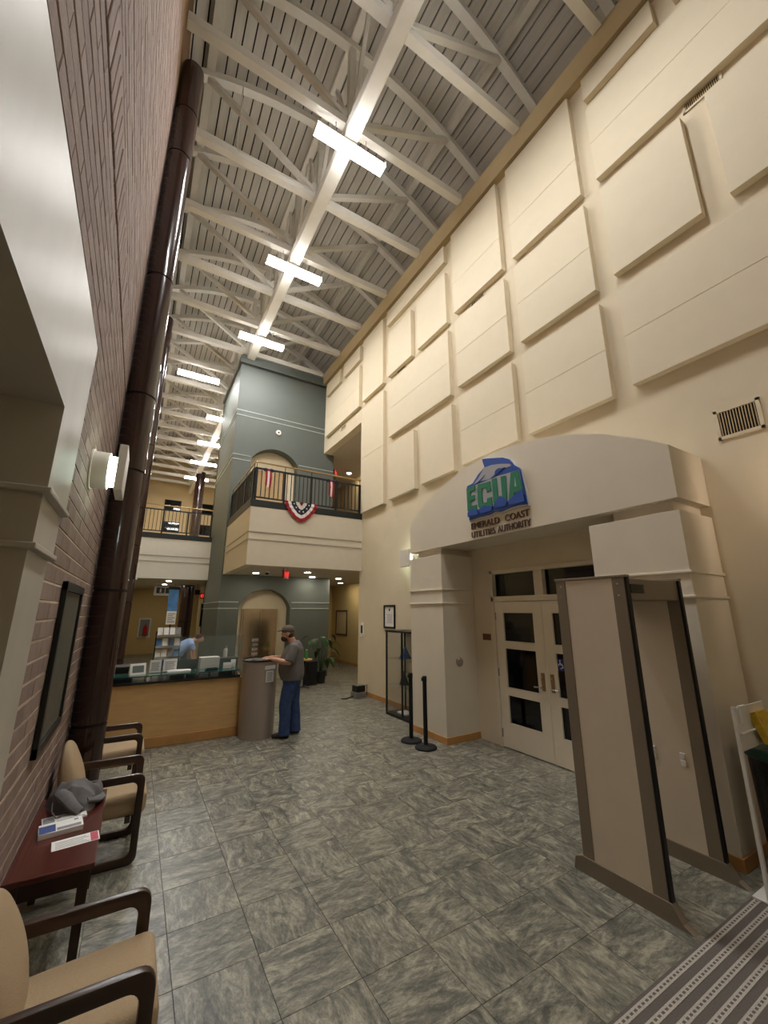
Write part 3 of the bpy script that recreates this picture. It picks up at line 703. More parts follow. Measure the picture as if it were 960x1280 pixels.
nr = struct(MB().box(XR+2.6, XR+2.7, D0-1, D1+1, 0, 2.8).box(XR+.25, XR+2.6, D0-1.1, D0-1, 0, 2.8).box(XR+.25, XR+2.6, D1+1, D1+1.1, 0, 2.8).box(XR+.25, XR+2.6, D0-1, D1+1, 2.75, 2.85).build('wall_night_room', 'night_room'))
tag(MB().cbox(-.3, .3, -.35, .35, 0, .03, .005).box(-.28, -.24, -.3, -.26, -.7, 0).box(.24, .28, -.3, -.26, -.7, 0).box(-.28, -.24, .26, .3, -.7, 0).box(.24, .28, .26, .3, -.7, 0).build('side_table', 'oak', None, False, (XR+1.2, 4.4, .7)), 'wooden table in the dark room behind the glazed doors', 'table')
# plaque and round push plate
tag(MB().cbox(-.012, 0, -.09, .09, -.05, .05, .004).build('room_plaque', 'plaque', None, False, (XR, 5.06, 1.57)), 'small brown room plaque beside the double doors', 'plaque')
rb = thing('push_button', 'round metal door opener button on the portal pilaster side', 'button', (4.62, 5.33, 1.18))
MB().lathe([(.075, 0), (.07, .012)], n=24).build('plate', 'chrome', rb, True, None, (PI/2, 0, 0)); MB().lathe([(.05, .012), (.045, .02)], n=24).build('cap', 'drum', rb, True, None, (PI/2, 0, 0))

# grilles on the right wall
def grille(y0, y1, z0, z1, nb, lab, xf=XR):
    t = thing('air_grille', lab, 'air vent', (xf, (y0+y1)/2, z0)); W2 = (y1-y0)/2; h = z1-z0; b = min(.035, h*.18)
    MB().cbox(-.018, 0, -W2, W2, 0, b, .003).cbox(-.018, 0, -W2, W2, h-b, h, .003).cbox(-.018, 0, -W2, -W2+b, 0, h, .003).cbox(-.018, 0, W2-b, W2, 0, h, .003).build('frame', 'cream', t)
    MB().box(-.003, 0, -W2+b, W2-b, b, h-b).build('duct', 'grille_dark', t)
    lm = MB().box(-.014, -.004, -.004, .004, b, h-b).mesh('louvre', 'band')
    for i in range(nb): put('louvre', lm, t, (0, -W2+b+(2*W2-2*b)*(i+.5)/nb, 0))
grille(1.17, 1.55, 3.70, 4.03, 13, 'square air grille low on the cream wall beside the portal')
grille(.82, 1.22, 7.86, 8.02, 18, 'long air grille between the panels high on the cream wall')
grille(4.58, 4.98, 7.85, 7.97, 10, 'small air grille under a tall wall panel above the portal')
grille(7.3, 7.7, 7.85, 7.97, 10, 'small air grille under a wall panel next to the tall narrow panels')
grille(10.7, 11.1, 7.66, 7.80, 8, 'small air grille above the upper corridor opening')

# ------------------------------------------------------------------ wall sconces: drum, glowing ring, square plate
def sconce(loc, rz, lab, glow, k=1.0, rg=.125):
    t = thing('wall_sconce', lab, 'wall light', loc, rz)          # local +x points out of the wall
    MB().lathe([(.165*k, 0), (.165*k, .012), (.15*k, .014), (.15*k, .115)], n=32).build('drum', 'sconce_white', t, True, None, (0, PI/2, 0))
    MB().lathe([(rg*k, .115), (rg*k, .17)], n=32).build('glow_ring', glow, t, True, None, (0, PI/2, 0))
    MB().cbox(.17, .225, -.18*k, .18*k, -.19*k, .19*k, .006).build('front_plate', 'sconce_white', t)
sconce((XB, 3.62, 3.03), 0, 'white wall sconce with square front plate on the brick wall', 'sconce_glow', .95)
sconce((XR, 7.15, 3.08), PI, 'white wall sconce glowing green on the cream wall behind the portal', 'sconce_glow', .95)
sconce((XR, .78, 3.1), PI, 'warm white wall sconce on the cream wall near the air grille', 'warm_glow', .95, .06)

# ------------------------------------------------------------------ walk-through metal detector
sd = thing('metal_detector', 'brown and beige walk-through metal detector before the entrance', 'metal detector', (3.68, 2.07, 0))
def sp(m, n, mt): return wp(m.build(n, mt, sd))
for x0, x1 in ((3.255, 3.295), (4.085, 4.125)):
    o = sp(MB().cbox(x0+.004, x1-.004, 1.87, 2.30, .1, 2.24, .003), 'side_panel', 'scan_panel')
    for y0, y1 in ((1.775, 1.875), (2.295, 2.39)):
        sp(MB().cbox(x0, x1, y0, y1, .1, 2.24, .004), 'upright', 'scan_frame')
    sp(MB().box(x0+.002, x1-.002, 1.755, 1.775, .08, 2.24), 'edge_strip', 'scan_edge')
    sp(MB().prism([(1.64, 0), (1.70, .03), (1.755, .115), (2.39, .115), (2.45, .09), (2.47, 0)], 'x', x0-.012, x1+.012), 'foot', 'scan_frame')
    sp(MB().cbox(x0-.004, x1+.004, 1.75, 2.4, 2.24, 2.262, .004), 'top_cap', 'scan_frame')
    for y in (1.83, 2.34):
        for z in (2.19, 2.10):
            sp(MB().ball((x0-.001, y, z), (.004, .009, .009), 8), 'screw', 'chrome')
for y in (1.95, 2.18):
    for z in (.80, .745): sp(MB().cbox(4.08, 4.09, y-.02, y+.02, z-.022, z+.022, .003), 'sensor_cover', 'white')
sp(MB().cbox(3.295, 4.085, 1.775, 2.3, 2.07, 2.235, .005), 'lintel', 'scan_frame')
text_mesh('display_text', '88:88 ', 'yellow_print', sd, .035, .001, (-.33, 1.772-2.07, 2.14), (PI/2, 0, 0))
sp(MB().cbox(3.33, 3.52, 1.768, 1.776, 2.12, 2.19, .002), 'display', 'scan_edge')

# ------------------------------------------------------------------ stanchions, display case, wall pieces, floor box
st = thing('stanchion', 'black belt stanchion post, the one closer to the glazed doors', 'stanchion', (3.95, 5.39, 0), group='black stanchion posts beside the portal')
MB().lathe([(.165, 0), (.165, .018), (.15, .032), (.05, .04), (.036, .05)], n=32).build('base', 'black_matte', st, True)
MB().lathe([(.032, .04), (.032, .93)], n=20).build('post', 'black_matte', st, True)
MB().lathe([(.036, .93), (.036, .995), (.03, 1.005)], n=20).cbox(-.05, -.03, -.02, .02, .935, .985, .004).build('belt_head', 'black', st, True)
dup(st, (3.95, 5.77, 0), 0, 'black belt stanchion post, the one closer to the display case')
dc = thing('display_case', 'black framed glass display case against the cream wall', 'display case', (4.74, 6.88, 0))
hx, hy, hz = .24, .58, 1.60
MB().cbox(-hx, hx, -hy, hy, 0, .05, .004).build('base', 'black', dc); MB().cbox(-hx-.01, hx, -hy-.01, hy+.01, hz-.035, hz, .004).build('top', 'black', dc)
for y in (-hy, -.02, hy-.03):
    for x in (-hx, hx-.03): MB().box(x, x+.03, y, y+.03, .05, hz-.035).build('frame_post', 'black', dc)
for y0, y1 in ((-hy+.03, -.02), (.01, hy-.03)): MB().box(-hx+.008, -hx+.014, y0, y1, .05, hz-.035).build('front_pane', 'case_glass', dc)
MB().box(-hx+.03, hx-.03, hy-.018, hy-.012, .05, hz-.035).build('side_pane', 'case_glass', dc)
for z in (.55, 1.05): MB().box(-hx+.03, hx-.03, -hy+.03, hy-.03, z, z+.008).build('glass_shelf', 'clear_glass', dc)
def pyramid(x, y, z, s, h, mt, lab, grp):
    tag(MB().add([(-s, -s, 0), (s, -s, 0), (s, s, 0), (-s, s, 0), (-s*.15, -s*.15, h), (s*.15, -s*.15, h), (s*.15, s*.15, h), (-s*.15, s*.15, h)], [(3, 2, 1, 0), (4, 5, 6, 7), (0, 1, 5, 4), (1, 2, 6, 5), (2, 3, 7, 6), (3, 0, 4, 7)]).build('trophy', mt, None, False, (x, y, z)), lab, 'trophy', grp)
pyramid(4.74, 7.1, 1.058, .09, .22, 'logo_blue', 'dark blue wedge trophy on the upper shelf of the display case', None)
pyramid(4.74, 7.15, .558, .07, .26, 'black', 'dark pointed trophy on the lower shelf of the display case', None)
tag(MB().cbox(-.1, .1, -.14, .14, 0, .03, .004).build('booklet', 'paper', None, False, (4.72, 7.08, .05)), 'white booklet lying in the bottom of the display case', 'booklet')
def framed(loc, rz, wd, ht, lab, cat, pic, fm='black', fwid=.03, mount=None):
    t = thing('picture_frame', lab, cat, loc, rz)                   # local -y faces the room, loc at the bottom centre
    MB().cbox(-wd/2, wd/2, -.03, 0, 0, fwid, .004).cbox(-wd/2, wd/2, -.03, 0, ht-fwid, ht, .004).cbox(-wd/2, -wd/2+fwid, -.03, 0, 0, ht, .004).cbox(wd/2-fwid, wd/2, -.03, 0, 0, ht, .004).build('frame', fm, t)
    MB().box(-wd/2+fwid, wd/2-fwid, -.012, 0, fwid, ht-fwid).build('picture', pic, t)
    return t
t = framed((XR, 8.1, 1.60), -PI/2, .48, .52, 'black framed certificate on the cream wall above the display case', 'certificate', 'paper', 'black', .04)
for q in range(7): MB().box(-.12+.01*(q % 3), .12-.015*(q % 2), -.0135, -.0125, .12+.03*q, .128+.03*q).build('print_line', 'print_grey', t)
MB().lathe([(.03, 0), (.03, .002)], n=16).build('seal', 'black', t, True, (0, -.012, .41), (PI/2, 0, 0))
t = framed((7.2, 15.4, 1.04), -PI/2, 1.05, .98, 'large brown framed notice on the yellow corridor wall', 'picture', 'tan', 'dark_wood', .06)
th_ = thing('wall_phone', 'white wall thermostat with dark display near the corridor opening', 'thermostat', (XR, 9.42, 1.36))
MB().cbox(-.03, 0, -.07, .07, 0, .33, .006).build('case', 'white', th_); MB().cbox(-.034, -.028, -.045, .045, .08, .27, .003).build('display', 'scan_edge', th_)
fb = thing('floor_box', 'small silver and black power box standing on the floor by the wall', 'power box', (4.75, 9.12, 0), .15)
MB().cbox(-.14, .14, -.13, .13, 0, .13, .012).build('lower_case', 'toaster', fb); MB().cbox(-.12, .12, -.11, .11, .13, .27, .015).build('upper_case', 'black', fb); MB().cbox(-.10, .10, -.09, .09, .27, .285, .005).build('lid', 'toaster', fb)
MB().tube([(-.14, .02, .05), (-.2, .05, .02), (-.33, .02, .012), (-.42, .1, .012)], .012, 6).build('cable', 'black', fb, True)
MB().tube([(.1, -.1, .26), (.17, -.1, .28), (.17, -.1, .05)], .008, 6).build('handle', 'black', fb, True)

# ------------------------------------------------------------------ reception counter and drum
ct = thing('reception_counter', 'oak reception counter with dark stone top and raised glass ledge', 'counter', (.65, 7.9, 0))
def cp(m, n, mt, s=False): return wp(m.build(n, mt, ct, s))
cp(MB().cbox(-.42, 1.68, 7.52, 7.62, .1, .9, .004), 'front_panel', 'oak')
cp(MB().cbox(-.42, 1.66, 7.495, 7.62, 0, .14, .006), 'base_trim', 'oak_base')
cp(MB().cbox(-.42, 1.64, 7.48, 8.0, .9, .935, .004), 'stone_top', 'dark_stone')
cp(MB().cbox(-.42, 1.72, 8.0, 8.5, .70, .74, .004).box(-.42, 1.72, 7.9, 7.95, 0, .9).box(1.66, 1.72, 7.62, 8.5, 0, .7).box(-.42, -.36, 7.62, 8.5, 0, .7), 'work_desk', 'oak')
cp(MB().box(-.42, 1.64, 7.48, 7.92, 1.005, 1.022), 'glass_ledge', 'glass_edge')
for x in (-.3, .25, .8, 1.2, 1.58): cp(MB().lathe([(.014, .935), (.014, 1.005)], x, 7.6, 10).lathe([(.014, .935), (.014, 1.005)], x, 7.85, 10), 'standoff', 'chrome', True)
dr = thing('trash_drum', 'tall grey metal round pedestal at the end of the counter', 'pedestal', (1.93, 7.36, 0))
MB().lathe([(.285, 0), (.285, 1.16)], n=48).build('body', 'drum', dr, True); MB().lathe([(.295, 1.16), (.295, 1.185), (.28, 1.19), (.28, 1.178)], n=48).build('top', 'black', dr, True)
def onface(o, ang): o.location = (.287*math.sin(ang), -.287*math.cos(ang), 0); o.rotation_euler = (0, 0, ang); return o
onface(MB().cbox(-.1, .1, -.006, .006, 1.04, 1.10, .002).build('label_strip', 'paper', dr), .35)
n_ = onface(MB().cbox(-.075, .075, -.006, .006, .84, 1.02, .002).build('notice', 'paper', dr), .35)
for q in range(6): MB().box(-.055, .055-.02*(q % 2), -.0075, -.006, .865+.024*q, .874+.024*q).build('print_line', 'print_grey', n_)
# things on the ledge
G = 1.022
def small(name, loc, rz, parts, lab, cat, grp=None):
    t = thing(name, lab, cat, loc, rz, grp)
    for m, n, mt, s in parts: m.build(n, mt, t, s)
    return t
small('tablet', (.13, 7.72, G), .25, [(MB().prism([(-.04, 0), (.05, 0), (.02, .16), (-.0, .16)], 'x', -.11, .11), 'case', 'white', False), (MB().add([(-.08, -.0335, .03), (.08, -.0335, .03), (.08, -.0095, .13), (-.08, -.0095, .13)], [(0, 1, 2, 3)]), 'screen', 'screen', False)], 'white tablet terminal tilted on the counter glass', 'tablet')
small('printer', (-.12, 8.2, .74), 0, [(MB().cbox(-.2, .2, -.17, .17, 0, .38, .02), 'body', 'black', False), (MB().cbox(-.15, .15, -.19, -.16, .18, .22, .004), 'paper_slot', 'black_matte', False)], 'black printer on the desk behind the counter', 'printer')
def acrylic(x, y, lab, w_=.16, h_=.2, rz=0, pic='paper'):
    t = thing('sign_holder', lab, 'sign', (x, y, G), rz)
    MB().cbox(-w_/2, w_/2, -.04, .04, 0, .008, .002).build('foot', 'clear_glass', t); MB().box(-w_/2, w_/2, .0, .006, .008, h_).build('sheet', pic, t)
    for q in range(5): MB().box(-w_*.36, w_*(.36-.06*(q % 2)), -.002, 0, .04+(h_-.07)*q/5, .052+(h_-.07)*q/5).build('print_line', 'print_grey', t)
acrylic(.37, 7.74, 'white printed notice in a stand next to the tablet'); acrylic(.58, 7.78, 'printed notice in front of the brochure stand', .2, .2, .1)
small('paper_stack', (.72, 7.72, G), -.1, [(MB().cbox(-.17, .17, -.09, .09, 0, .022, .003), 'pages', 'paper', False), (MB().cbox(-.15, .15, -.08, .08, .022, .028, .001), 'top_sheet', 'white', False)], 'low stack of white papers lying on the counter glass', 'papers')
small('paper_box', (1.22, 8.12, .74), .05, [(MB().cbox(-.16, .16, -.1, .1, 0, .45, .006), 'box', 'white', False)], 'tall white carton behind the counter glass', 'box')
small('monitor', (.83, 8.2, .74), .1, [(MB().cbox(-.2, .2, -.015, .015, .14, .42, .006), 'screen_housing', 'black', False), (MB().cbox(-.02, .02, 0, .03, 0, .2, .003), 'stand', 'black', False), (MB().cbox(-.1, .1, -.08, .08, 0, .015, .004), 'foot', 'black', False)], 'black monitor on the desk left of the white carton', 'monitor')
small('file_tray', (1.55, 8.2, .74), 0, [(MB().cbox(-.16, .16, -.12, .12, 0, .42, .01), 'case', 'black_matte', False), (MB().cbox(-.14, .14, -.125, -.118, .1, .12, .002), 'slot', 'print_grey', False)], 'black file tray right of the white carton', 'tray')
small('spray_bottle', (1.5, 8.2, 1.16), 0, [(MB().lathe([(.03, 0), (.035, .02), (.035, .13), (.02, .16)], n=14), 'bottle', 'white', True), (MB().lathe([(.022, .16), (.024, .2)], n=12), 'cap', 'print_grey', True)], 'white bottle standing on the black file tray', 'bottle')
for q, (x, y, w_, h_, lab) in enumerate(((1.46, 7.7, .16, .1, 'white card in a low holder near the counter end'), (1.58, 7.84, .1, .13, 'small upright card holder at the counter end'), (1.2, 7.66, .2, .035, 'dark pen tray lying on the counter glass'))):
    small('card_holder', (x, y, G), .1*q, [(MB().cbox(-w_/2, w_/2, -.03, .03, 0, h_*.6, .003), 'holder', 'black' if q == 2 else 'clear_glass', False), (MB().cbox(-w_/2+.01, w_/2-.01, -.012, .012, .004, h_, .002), 'cards', 'paper' if q < 2 else 'black_matte', False)], lab, 'card holder')
small('spectacle_display', (1.80, 7.32, 1.178), .2, [(MB().tube([(0, 0, 0), (0, 0, .34)], .008, 8), 'pole', 'chrome', True), (MB().lathe([(.05, 0), (.05, .008)], n=16), 'foot', 'black', True)]+[(MB().cbox(-.05, .05, -.035, .005, .07+.075*q, .12+.075*q, .006), 'tray', 'chrome', False) for q in range(4)], 'small chrome brochure rack on top of the grey pedestal', 'rack')
# plexiglass shield
sh = thing('counter_shield', 'clear acrylic shield standing on the counter', 'shield', (1.0, 7.95, .935))
MB().box(-.45, .75, -.004, .004, 0, .62).build('sheet', 'clear_glass', sh)

# brochure stand
bs = thing('brochure_stand', 'tall wire brochure stand with blue banner behind the counter', 'brochure stand', (.57, 8.75, 0))
for x in (-.2, .2): MB().box(x-.012, x+.012, -.012, .012, 0, 1.62).build('upright', 'black', bs)
MB().cbox(-.24, .24, -.2, .2, 0, .03, .006).build('base', 'black', bs)
MB().box(-.01, .01, .0, .02, 1.5, 2.42).build('mast', 'black', bs)
bn = MB().cbox(-.085, .085, -.02, -.008, 1.98, 2.38, .003).build('banner', 'sky_blue', bs); MB().cbox(-.08, .08, -.024, -.02, 1.74, 1.98, .002).build('banner_text_panel', 'paper', bn)
for q in range(5): MB().box(-.06, .06-.03*(q % 2), -.0255, -.024, 1.78+.036*q, 1.795+.036*q).build('print_line', 'print_grey', bn)
MB().cbox(-.1, .1, -.03, .03, 2.38, 2.44, .006).build('top_lamp', 'black', bs)
for q in range(5):
    z = .75+.19*q; MB().box(-.2, .2, -.1, 0, z, z+.008).box(-.2, .2, -.1, -.094, z, z+.05).build('shelf', 'chrome', bs)
cols = ['paper', 'print_grey', 'sky_blue', 'paper', 'print_blue', 'white', 'paper']
for q in range(5):
    for p in range(4):
        z = .75+.19*q+.009
        tag(MB().prism([(-.085, 0), (-.07, 0), (-.02, .165), (-.035, .165)], 'x', -.042, .042).build('brochure', cols[(q*3+p) % 7], None, False, (.57-.148+.099*p, 8.75, z)), '%s brochure on the %s shelf up of the wire brochure stand' % ({'paper': 'white', 'white': 'plain white', 'print_grey': 'grey', 'sky_blue': 'light blue', 'print_blue': 'dark blue'}[cols[(q*3+p) % 7]], ORD[q]), 'brochure', 'brochures in the wire stand')

# far things downstairs
t = thing('extinguisher_cabinet', 'red fire extinguisher in a white wall cabinet on the yellow wall', 'cabinet', (.42, 23.2, .75))
MB().cbox(-.26, .26, -.08, 0, 0, .9, .01).build('cabinet', 'white', t); MB().cbox(-.2, .2, -.1, -.078, .06, .84, .005).build('glass_front', 'print_grey', t)
MB().lathe([(.09, 0), (.09, .36), (.04, .44), (.03, .5)], n=16).build('extinguisher', 'red', t, True, (.04, -.14, .12))
t = thing('hanging_sign', 'white restroom sign with black pictograms hung under the bridge', 'sign', (.88, 18.0, 2.56))
MB().cbox(-.4, .4, -.02, .02, 0, .36, .006).build('board', 'white', t)
for x in (-.19, .12): MB().cbox(x-.13, x+.15, -.026, -.02, .09, .31, .004).build('pictogram_field', 'black', t)
for x in (-.19, .13):
    MB().ball((x+.01, -.028, .265), (.022, .004, .022), 8).box(x-.02, x+.04, -.03, -.026, .12, .24).build('pictogram', 'white', t)
for x in (-.3, .3): MB().tube([(x, 0, .36), (x, 0, .47)], .008, 6).build('hanger', 'black', t)
t = thing('tv_screen', 'black screen on the tan wall behind the blue shirted person', 'screen', (2.6, 19.2, 1.35))
MB().cbox(-.25, .25, -.06, 0, 0, .95, .01).build('panel', 'black', t); MB().box(-.22, .22, -.064, -.06, .04, .91).build('glass', 'night_glass', t)
t = thing('spot_box', 'small black speaker hung under the ceiling near the far exit sign', 'speaker', (1.98, 17.8, 2.62))
MB().cbox(-.1, .1, -.1, .1, 0, .18, .01).build('case', 'black', t); MB().tube([(0, 0, .18), (0, 0, .41)], .012, 6).build('stem', 'black', t)

# ------------------------------------------------------------------ small table, bottle, plant by the tower
t = thing('side_table', 'small round wooden table on a black pedestal near the tower', 'table', (4.06, 10.95, 0))
MB().lathe([(.2, .70), (.2, .73)], n=24).build('table_top', 'oak', t, True); MB().lathe([(.03, .03), (.03, .70)], n=12).build('pedestal', 'black', t, True)
for q in range(4): MB().bar((0, 0, .03), (.2*math.cos(q*PI/2+.4), .2*math.sin(q*PI/2+.4), .015), .03, .025).build('foot', 'chrome', t)
t = thing('bottle', 'green plastic bottle standing on the small round table', 'bottle', (4.08, 10.9, .73))
MB().lathe([(.035, 0), (.04, .02), (.04, .14), (.018, .19), (.018, .22)], n=16).build('body', 'bottle_green', t, True); MB().lathe([(.02, .22), (.02, .245)], n=12).build('cap', 'white', t, True)
tag(MB().cbox(-.16, .16, -.14, .14, 0, .62, .01).build('bin', 'black_matte', None, False, (4.38, 11.35, 0)), 'black square bin between the small table and the plant', 'bin')
pl = thing('potted_plant', 'leafy potted plant with broad drooping leaves beside the tower', 'plant', (4.72, 11.45, 0))
MB().lathe([(.13, 0), (.17, .3), (.18, .32), (.16, .32), (.15, .3)], n=24).build('pot', 'pot', pl, True)
rnd = random.Random(3)
for q in range(22):
    a_ = q*2.4+rnd.random()*.5; hgt = .55+.75*rnd.random(); out = .15+.28*rnd.random(); L = .22+.12*rnd.random()
    if q == 0: a_, hgt, out, L = -.1, .95, .34, .30
    if q == 1: a_, hgt, out, L = -.25, .72, .40, .34
    dx, dy = math.cos(a_), math.sin(a_); tip = Vector((dx*out, dy*out, hgt))
    sm = MB().tube([(0, 0, .3), (dx*out*.35, dy*out*.35, hgt*.75), tuple(tip)], .006, 6).build('stem', 'leaf', pl, True)
    m = MB(); nseg = 7; sx_, sy_ = -dy, dx
    for k in range(nseg+1):
        u = k/nseg; wdt = L*.24*math.sin(PI*min(1, u*.93+.05))**.8; droop = -L*.95*u*u if q > 1 else -L*1.0*u**1.3
        c = tip+Vector((dx*L*(u-.25*u*u), dy*L*(u-.25*u*u), droop+.04*u))
        for e in (-1, 0, 1): m.v.append((c.x+sx_*wdt*e, c.y+sy_*wdt*e, c.z+(0 if e else -.015)))
    for k in range(nseg):
        for e in (0, 1): b_ = k*3+e; m.f.append((b_, b_+1, b_+4, b_+3))
    m.build('leaf', 'leaf', pl, True)

# ------------------------------------------------------------------ people
def person(name, lab, loc, rz, spec):
    t = thing(name, lab, 'person', loc, rz)
    for nm, mt, chains, vox in spec:
        m = MB()
        for pts, rs, n in chains:
            if n == 0: m.ball(pts, rs, 20)
            else: m.tube(pts, rs, n)
        remeshed(m, nm, mt, t, vox)
    return t
def hand(w, d, upv, side, L=.185, curl=.6):
    """palm and five fingers as chains from wrist w in direction d; upv is the back of the hand"""
    w, d, upv = Vector(w), Vector(d).normalized(), Vector(upv).normalized(); s = d.cross(upv).normalized()*side; upv = s.cross(d).normalized()*side
    P = w+d*L*.5; ch = [([w, w+d*L*.2, w+d*L*.45, P+d*.005], [(.026, .02), (.036, .017), (.041, .015), (.036, .012)], 12)]
    for i, (off, ln) in enumerate(((-.03, .075), (-.01, .086), (.011, .08), (.031, .062))):
        b = P-d*.015+s*off; k1 = b+d*ln*.45-upv*ln*.12*curl; k2 = k1+d*ln*.32-upv*ln*.24*curl; k3 = k2+d*ln*.2-upv*ln*.26*curl
        ch.append(([b, k1, k2, k3], [.0095, .009, .008, .0065], 8))
    tb = w+d*L*.15-s*.03; ch.append(([tb, tb-s*.025+d*.03-upv*.006, tb-s*.033+d*.062-upv*.014], [.013, .011, .008], 8))
    return ch
# man at the pedestal: local +x is forward, +y his left
hd = Vector((.09, 0, 1.60))
skin = [(tuple(hd+Vector((0, 0, .03))), (.098, .078, .112), 0), (tuple(hd+Vector((.035, 0, -.045))), (.065, .058, .062), 0),
        (tuple(hd+Vector((.098, 0, -.005))), (.018, .014, .022), 0), (tuple(hd+Vector((.085, 0, -.055))), (.014, .026, .012), 0),
        (tuple(hd+Vector((-.005, .08, .0))), (.022, .012, .032), 0), (tuple(hd+Vector((-.005, -.08, .0))), (.022, .012, .032), 0),
        ([(-.03, 0, 1.38), (.0, 0, 1.47), (.04, 0, 1.54)], [.072, .062, .06], 12),
        ([(-.04, .2, 1.38), (.0, .26, 1.24), (.03, .275, 1.16), (.12, .26, 1.17), (.24, .21, 1.2), (.33, .17, 1.215)], [.06, .055, .05, .046, .036, .027], 12),
        ([(-.04, -.2, 1.38), (.02, -.25, 1.25), (.06, -.26, 1.17), (.15, -.23, 1.18), (.27, -.16, 1.2), (.36, -.1, 1.215)], [.06, .055, .05, .046, .036, .027], 12),
        ([(-.03, 0, 1.4), (-.03, 0, 1.0)], [.12, .13], 12)]
skin += hand((.33, .17, 1.215), (.95, -.25, -.05), (0, 0, 1), 1, curl=.35)+hand((.36, -.1, 1.215), (.95, .2, -.05), (0, 0, 1), -1, curl=.35)
shirt = [([(-.02, 0, .86), (-.02, 0, .93), (0, 0, 1.02), (.005, 0, 1.14), (-.02, 0, 1.27), (-.035, 0, 1.37), (-.035, 0, 1.435), (-.02, 0, 1.475)],
          [(.225, .185), (.235, .205), (.245, .22), (.24, .21), (.235, .185), (.22, .155), (.16, .115), (.085, .08)], 20),
         ([(-.03, .13, 1.41), (-.035, .2, 1.385), (-.015, .255, 1.27), (.02, .275, 1.17)], [.07, .085, .085, .088], 14),
         ([(-.03, -.13, 1.41), (-.035, -.2, 1.385), (0, -.25, 1.27), (.05, -.26, 1.18)], [.07, .085, .085, .088], 14)]
jeans = [([(-.02, 0, .78), (-.02, 0, .86), (-.02, 0, .95)], [(.19, .15), (.195, .155), (.19, .15)], 18)]
for s_, fx in ((1, .06), (-1, -.1)):
    jeans.append(([(-.02, s_*.09, .86), (fx*.4, s_*.1, .68), (fx*.8+.02, s_*.11, .48), (fx*.9, s_*.115, .28), (fx, s_*.12, .12), (fx, s_*.12, .035)], [(.11, .13), (.105, .12), (.09, .098), (.085, .092), (.086, .092), (.092, .1)], 14))
shoes = []
for s_, fx in ((1, .06), (-1, -.1)):
    shoes += [([(fx-.08, s_*.12, .045), (fx, s_*.12, .055), (fx+.09, s_*.125, .045), (fx+.19, s_*.13, .035)], [(.042, .042), (.046, .052), (.05, .042), (.036, .03)], 14)]
man = person('person', 'bearded man in grey t-shirt, jeans and cap leaning on the grey pedestal', (2.38, 7.05, 0), math.radians(158),
             [('body', 'skin', skin, .008), ('shirt', 'shirt_grey', shirt, .014), ('jeans', 'jeans', jeans, .014), ('shoes', 'shoe', shoes, .01)])
cap = MB(); cz = hd+Vector((0, 0, .065))
cap.ball(tuple(cz), (.112, .09, .085), 20)
cap.tube([tuple(cz+Vector((.08, 0, -.005))), tuple(cz+Vector((.14, 0, -.012))), tuple(cz+Vector((.18, 0, -.03)))], [(.075, .008), (.07, .008), (.05, .006)], 16)
remeshed(cap, 'cap', 'cap', man, .008, 3)
br = MB().ball(tuple(hd+Vector((.05, 0, -.075))), (.062, .062, .058), 16).ball(tuple(hd+Vector((-.05, 0, -.02))), (.062, .078, .06), 16)
remeshed(br, 'beard_and_hair', 'hair', man, .008, 3)
for s_ in (1, -1): MB().ball(tuple(hd+Vector((.088, s_*.032, .025))), .009, 8).build('eye', 'black', man, True)
# person in blue bending forward, facing +x
sk2 = [((.47, 0, 1.27), (.1, .078, .1), 0), ((.55, 0, 1.24), (.03, .03, .05), 0), ([(.3, 0, 1.22), (.42, 0, 1.25)], [.06, .055], 12),
       ([(.26, .18, 1.16), (.31, .2, .98), (.33, .18, .86), (.37, .16, .70)], [.05, .045, .04, .028], 12), ([(.26, -.18, 1.16), (.33, -.2, .98), (.35, -.18, .86), (.40, -.16, .72)], [.05, .045, .04, .028], 12),
       ([(.0, 0, .98), (.28, 0, 1.16)], [.12, .12], 12)]
sk2 += hand((.37, .16, .70), (.3, 0, -1), (.9, 0, .3), 1)+hand((.40, -.16, .72), (.3, 0, -1), (.9, 0, .3), -1)
p2 = person('person', 'person in light blue shirt bending forward behind the counter', (1.07, 12.2, 0), 0,
            [('body', 'skin', sk2, .01),
             ('shirt', 'shirt_blue', [([(-.04, 0, .90), (.02, 0, 1.0), (.12, 0, 1.09), (.24, 0, 1.17), (.33, 0, 1.21)], [(.18, .14), (.2, .155), (.205, .15), (.2, .13), (.1, .08)], 18), ([(.25, .12, 1.17), (.27, .2, 1.13), (.31, .21, 1.0)], [.07, .075, .07], 12), ([(.25, -.12, 1.17), (.27, -.2, 1.13), (.32, -.21, 1.0)], [.07, .075, .07], 12)], .014),
             ('trousers', 'trousers', [([(-.08, 0, .80), (-.06, 0, .9), (0, 0, .97)], [(.18, .14), (.18, .15), (.17, .13)], 16)]+[([(-.06, s_*.09, .85), (-.02, s_*.1, .5), (-.04, s_*.11, .1), (-.04, s_*.11, .04)], [(.1, .1), (.08, .085), (.07, .075), (.075, .08)], 14) for s_ in (1, -1)], .014),
             ('shoes', 'shoe', [([(-.1, s_*.11, .045), (0, s_*.11, .05), (.12, s_*.115, .035)], [(.042, .042), (.048, .045), (.034, .028)], 12) for s_ in (1, -1)], .012)])
remeshed(MB().ball((.455, 0, 1.305), (.098, .084, .085), 16), 'hair', 'hair', p2, .01, 3)

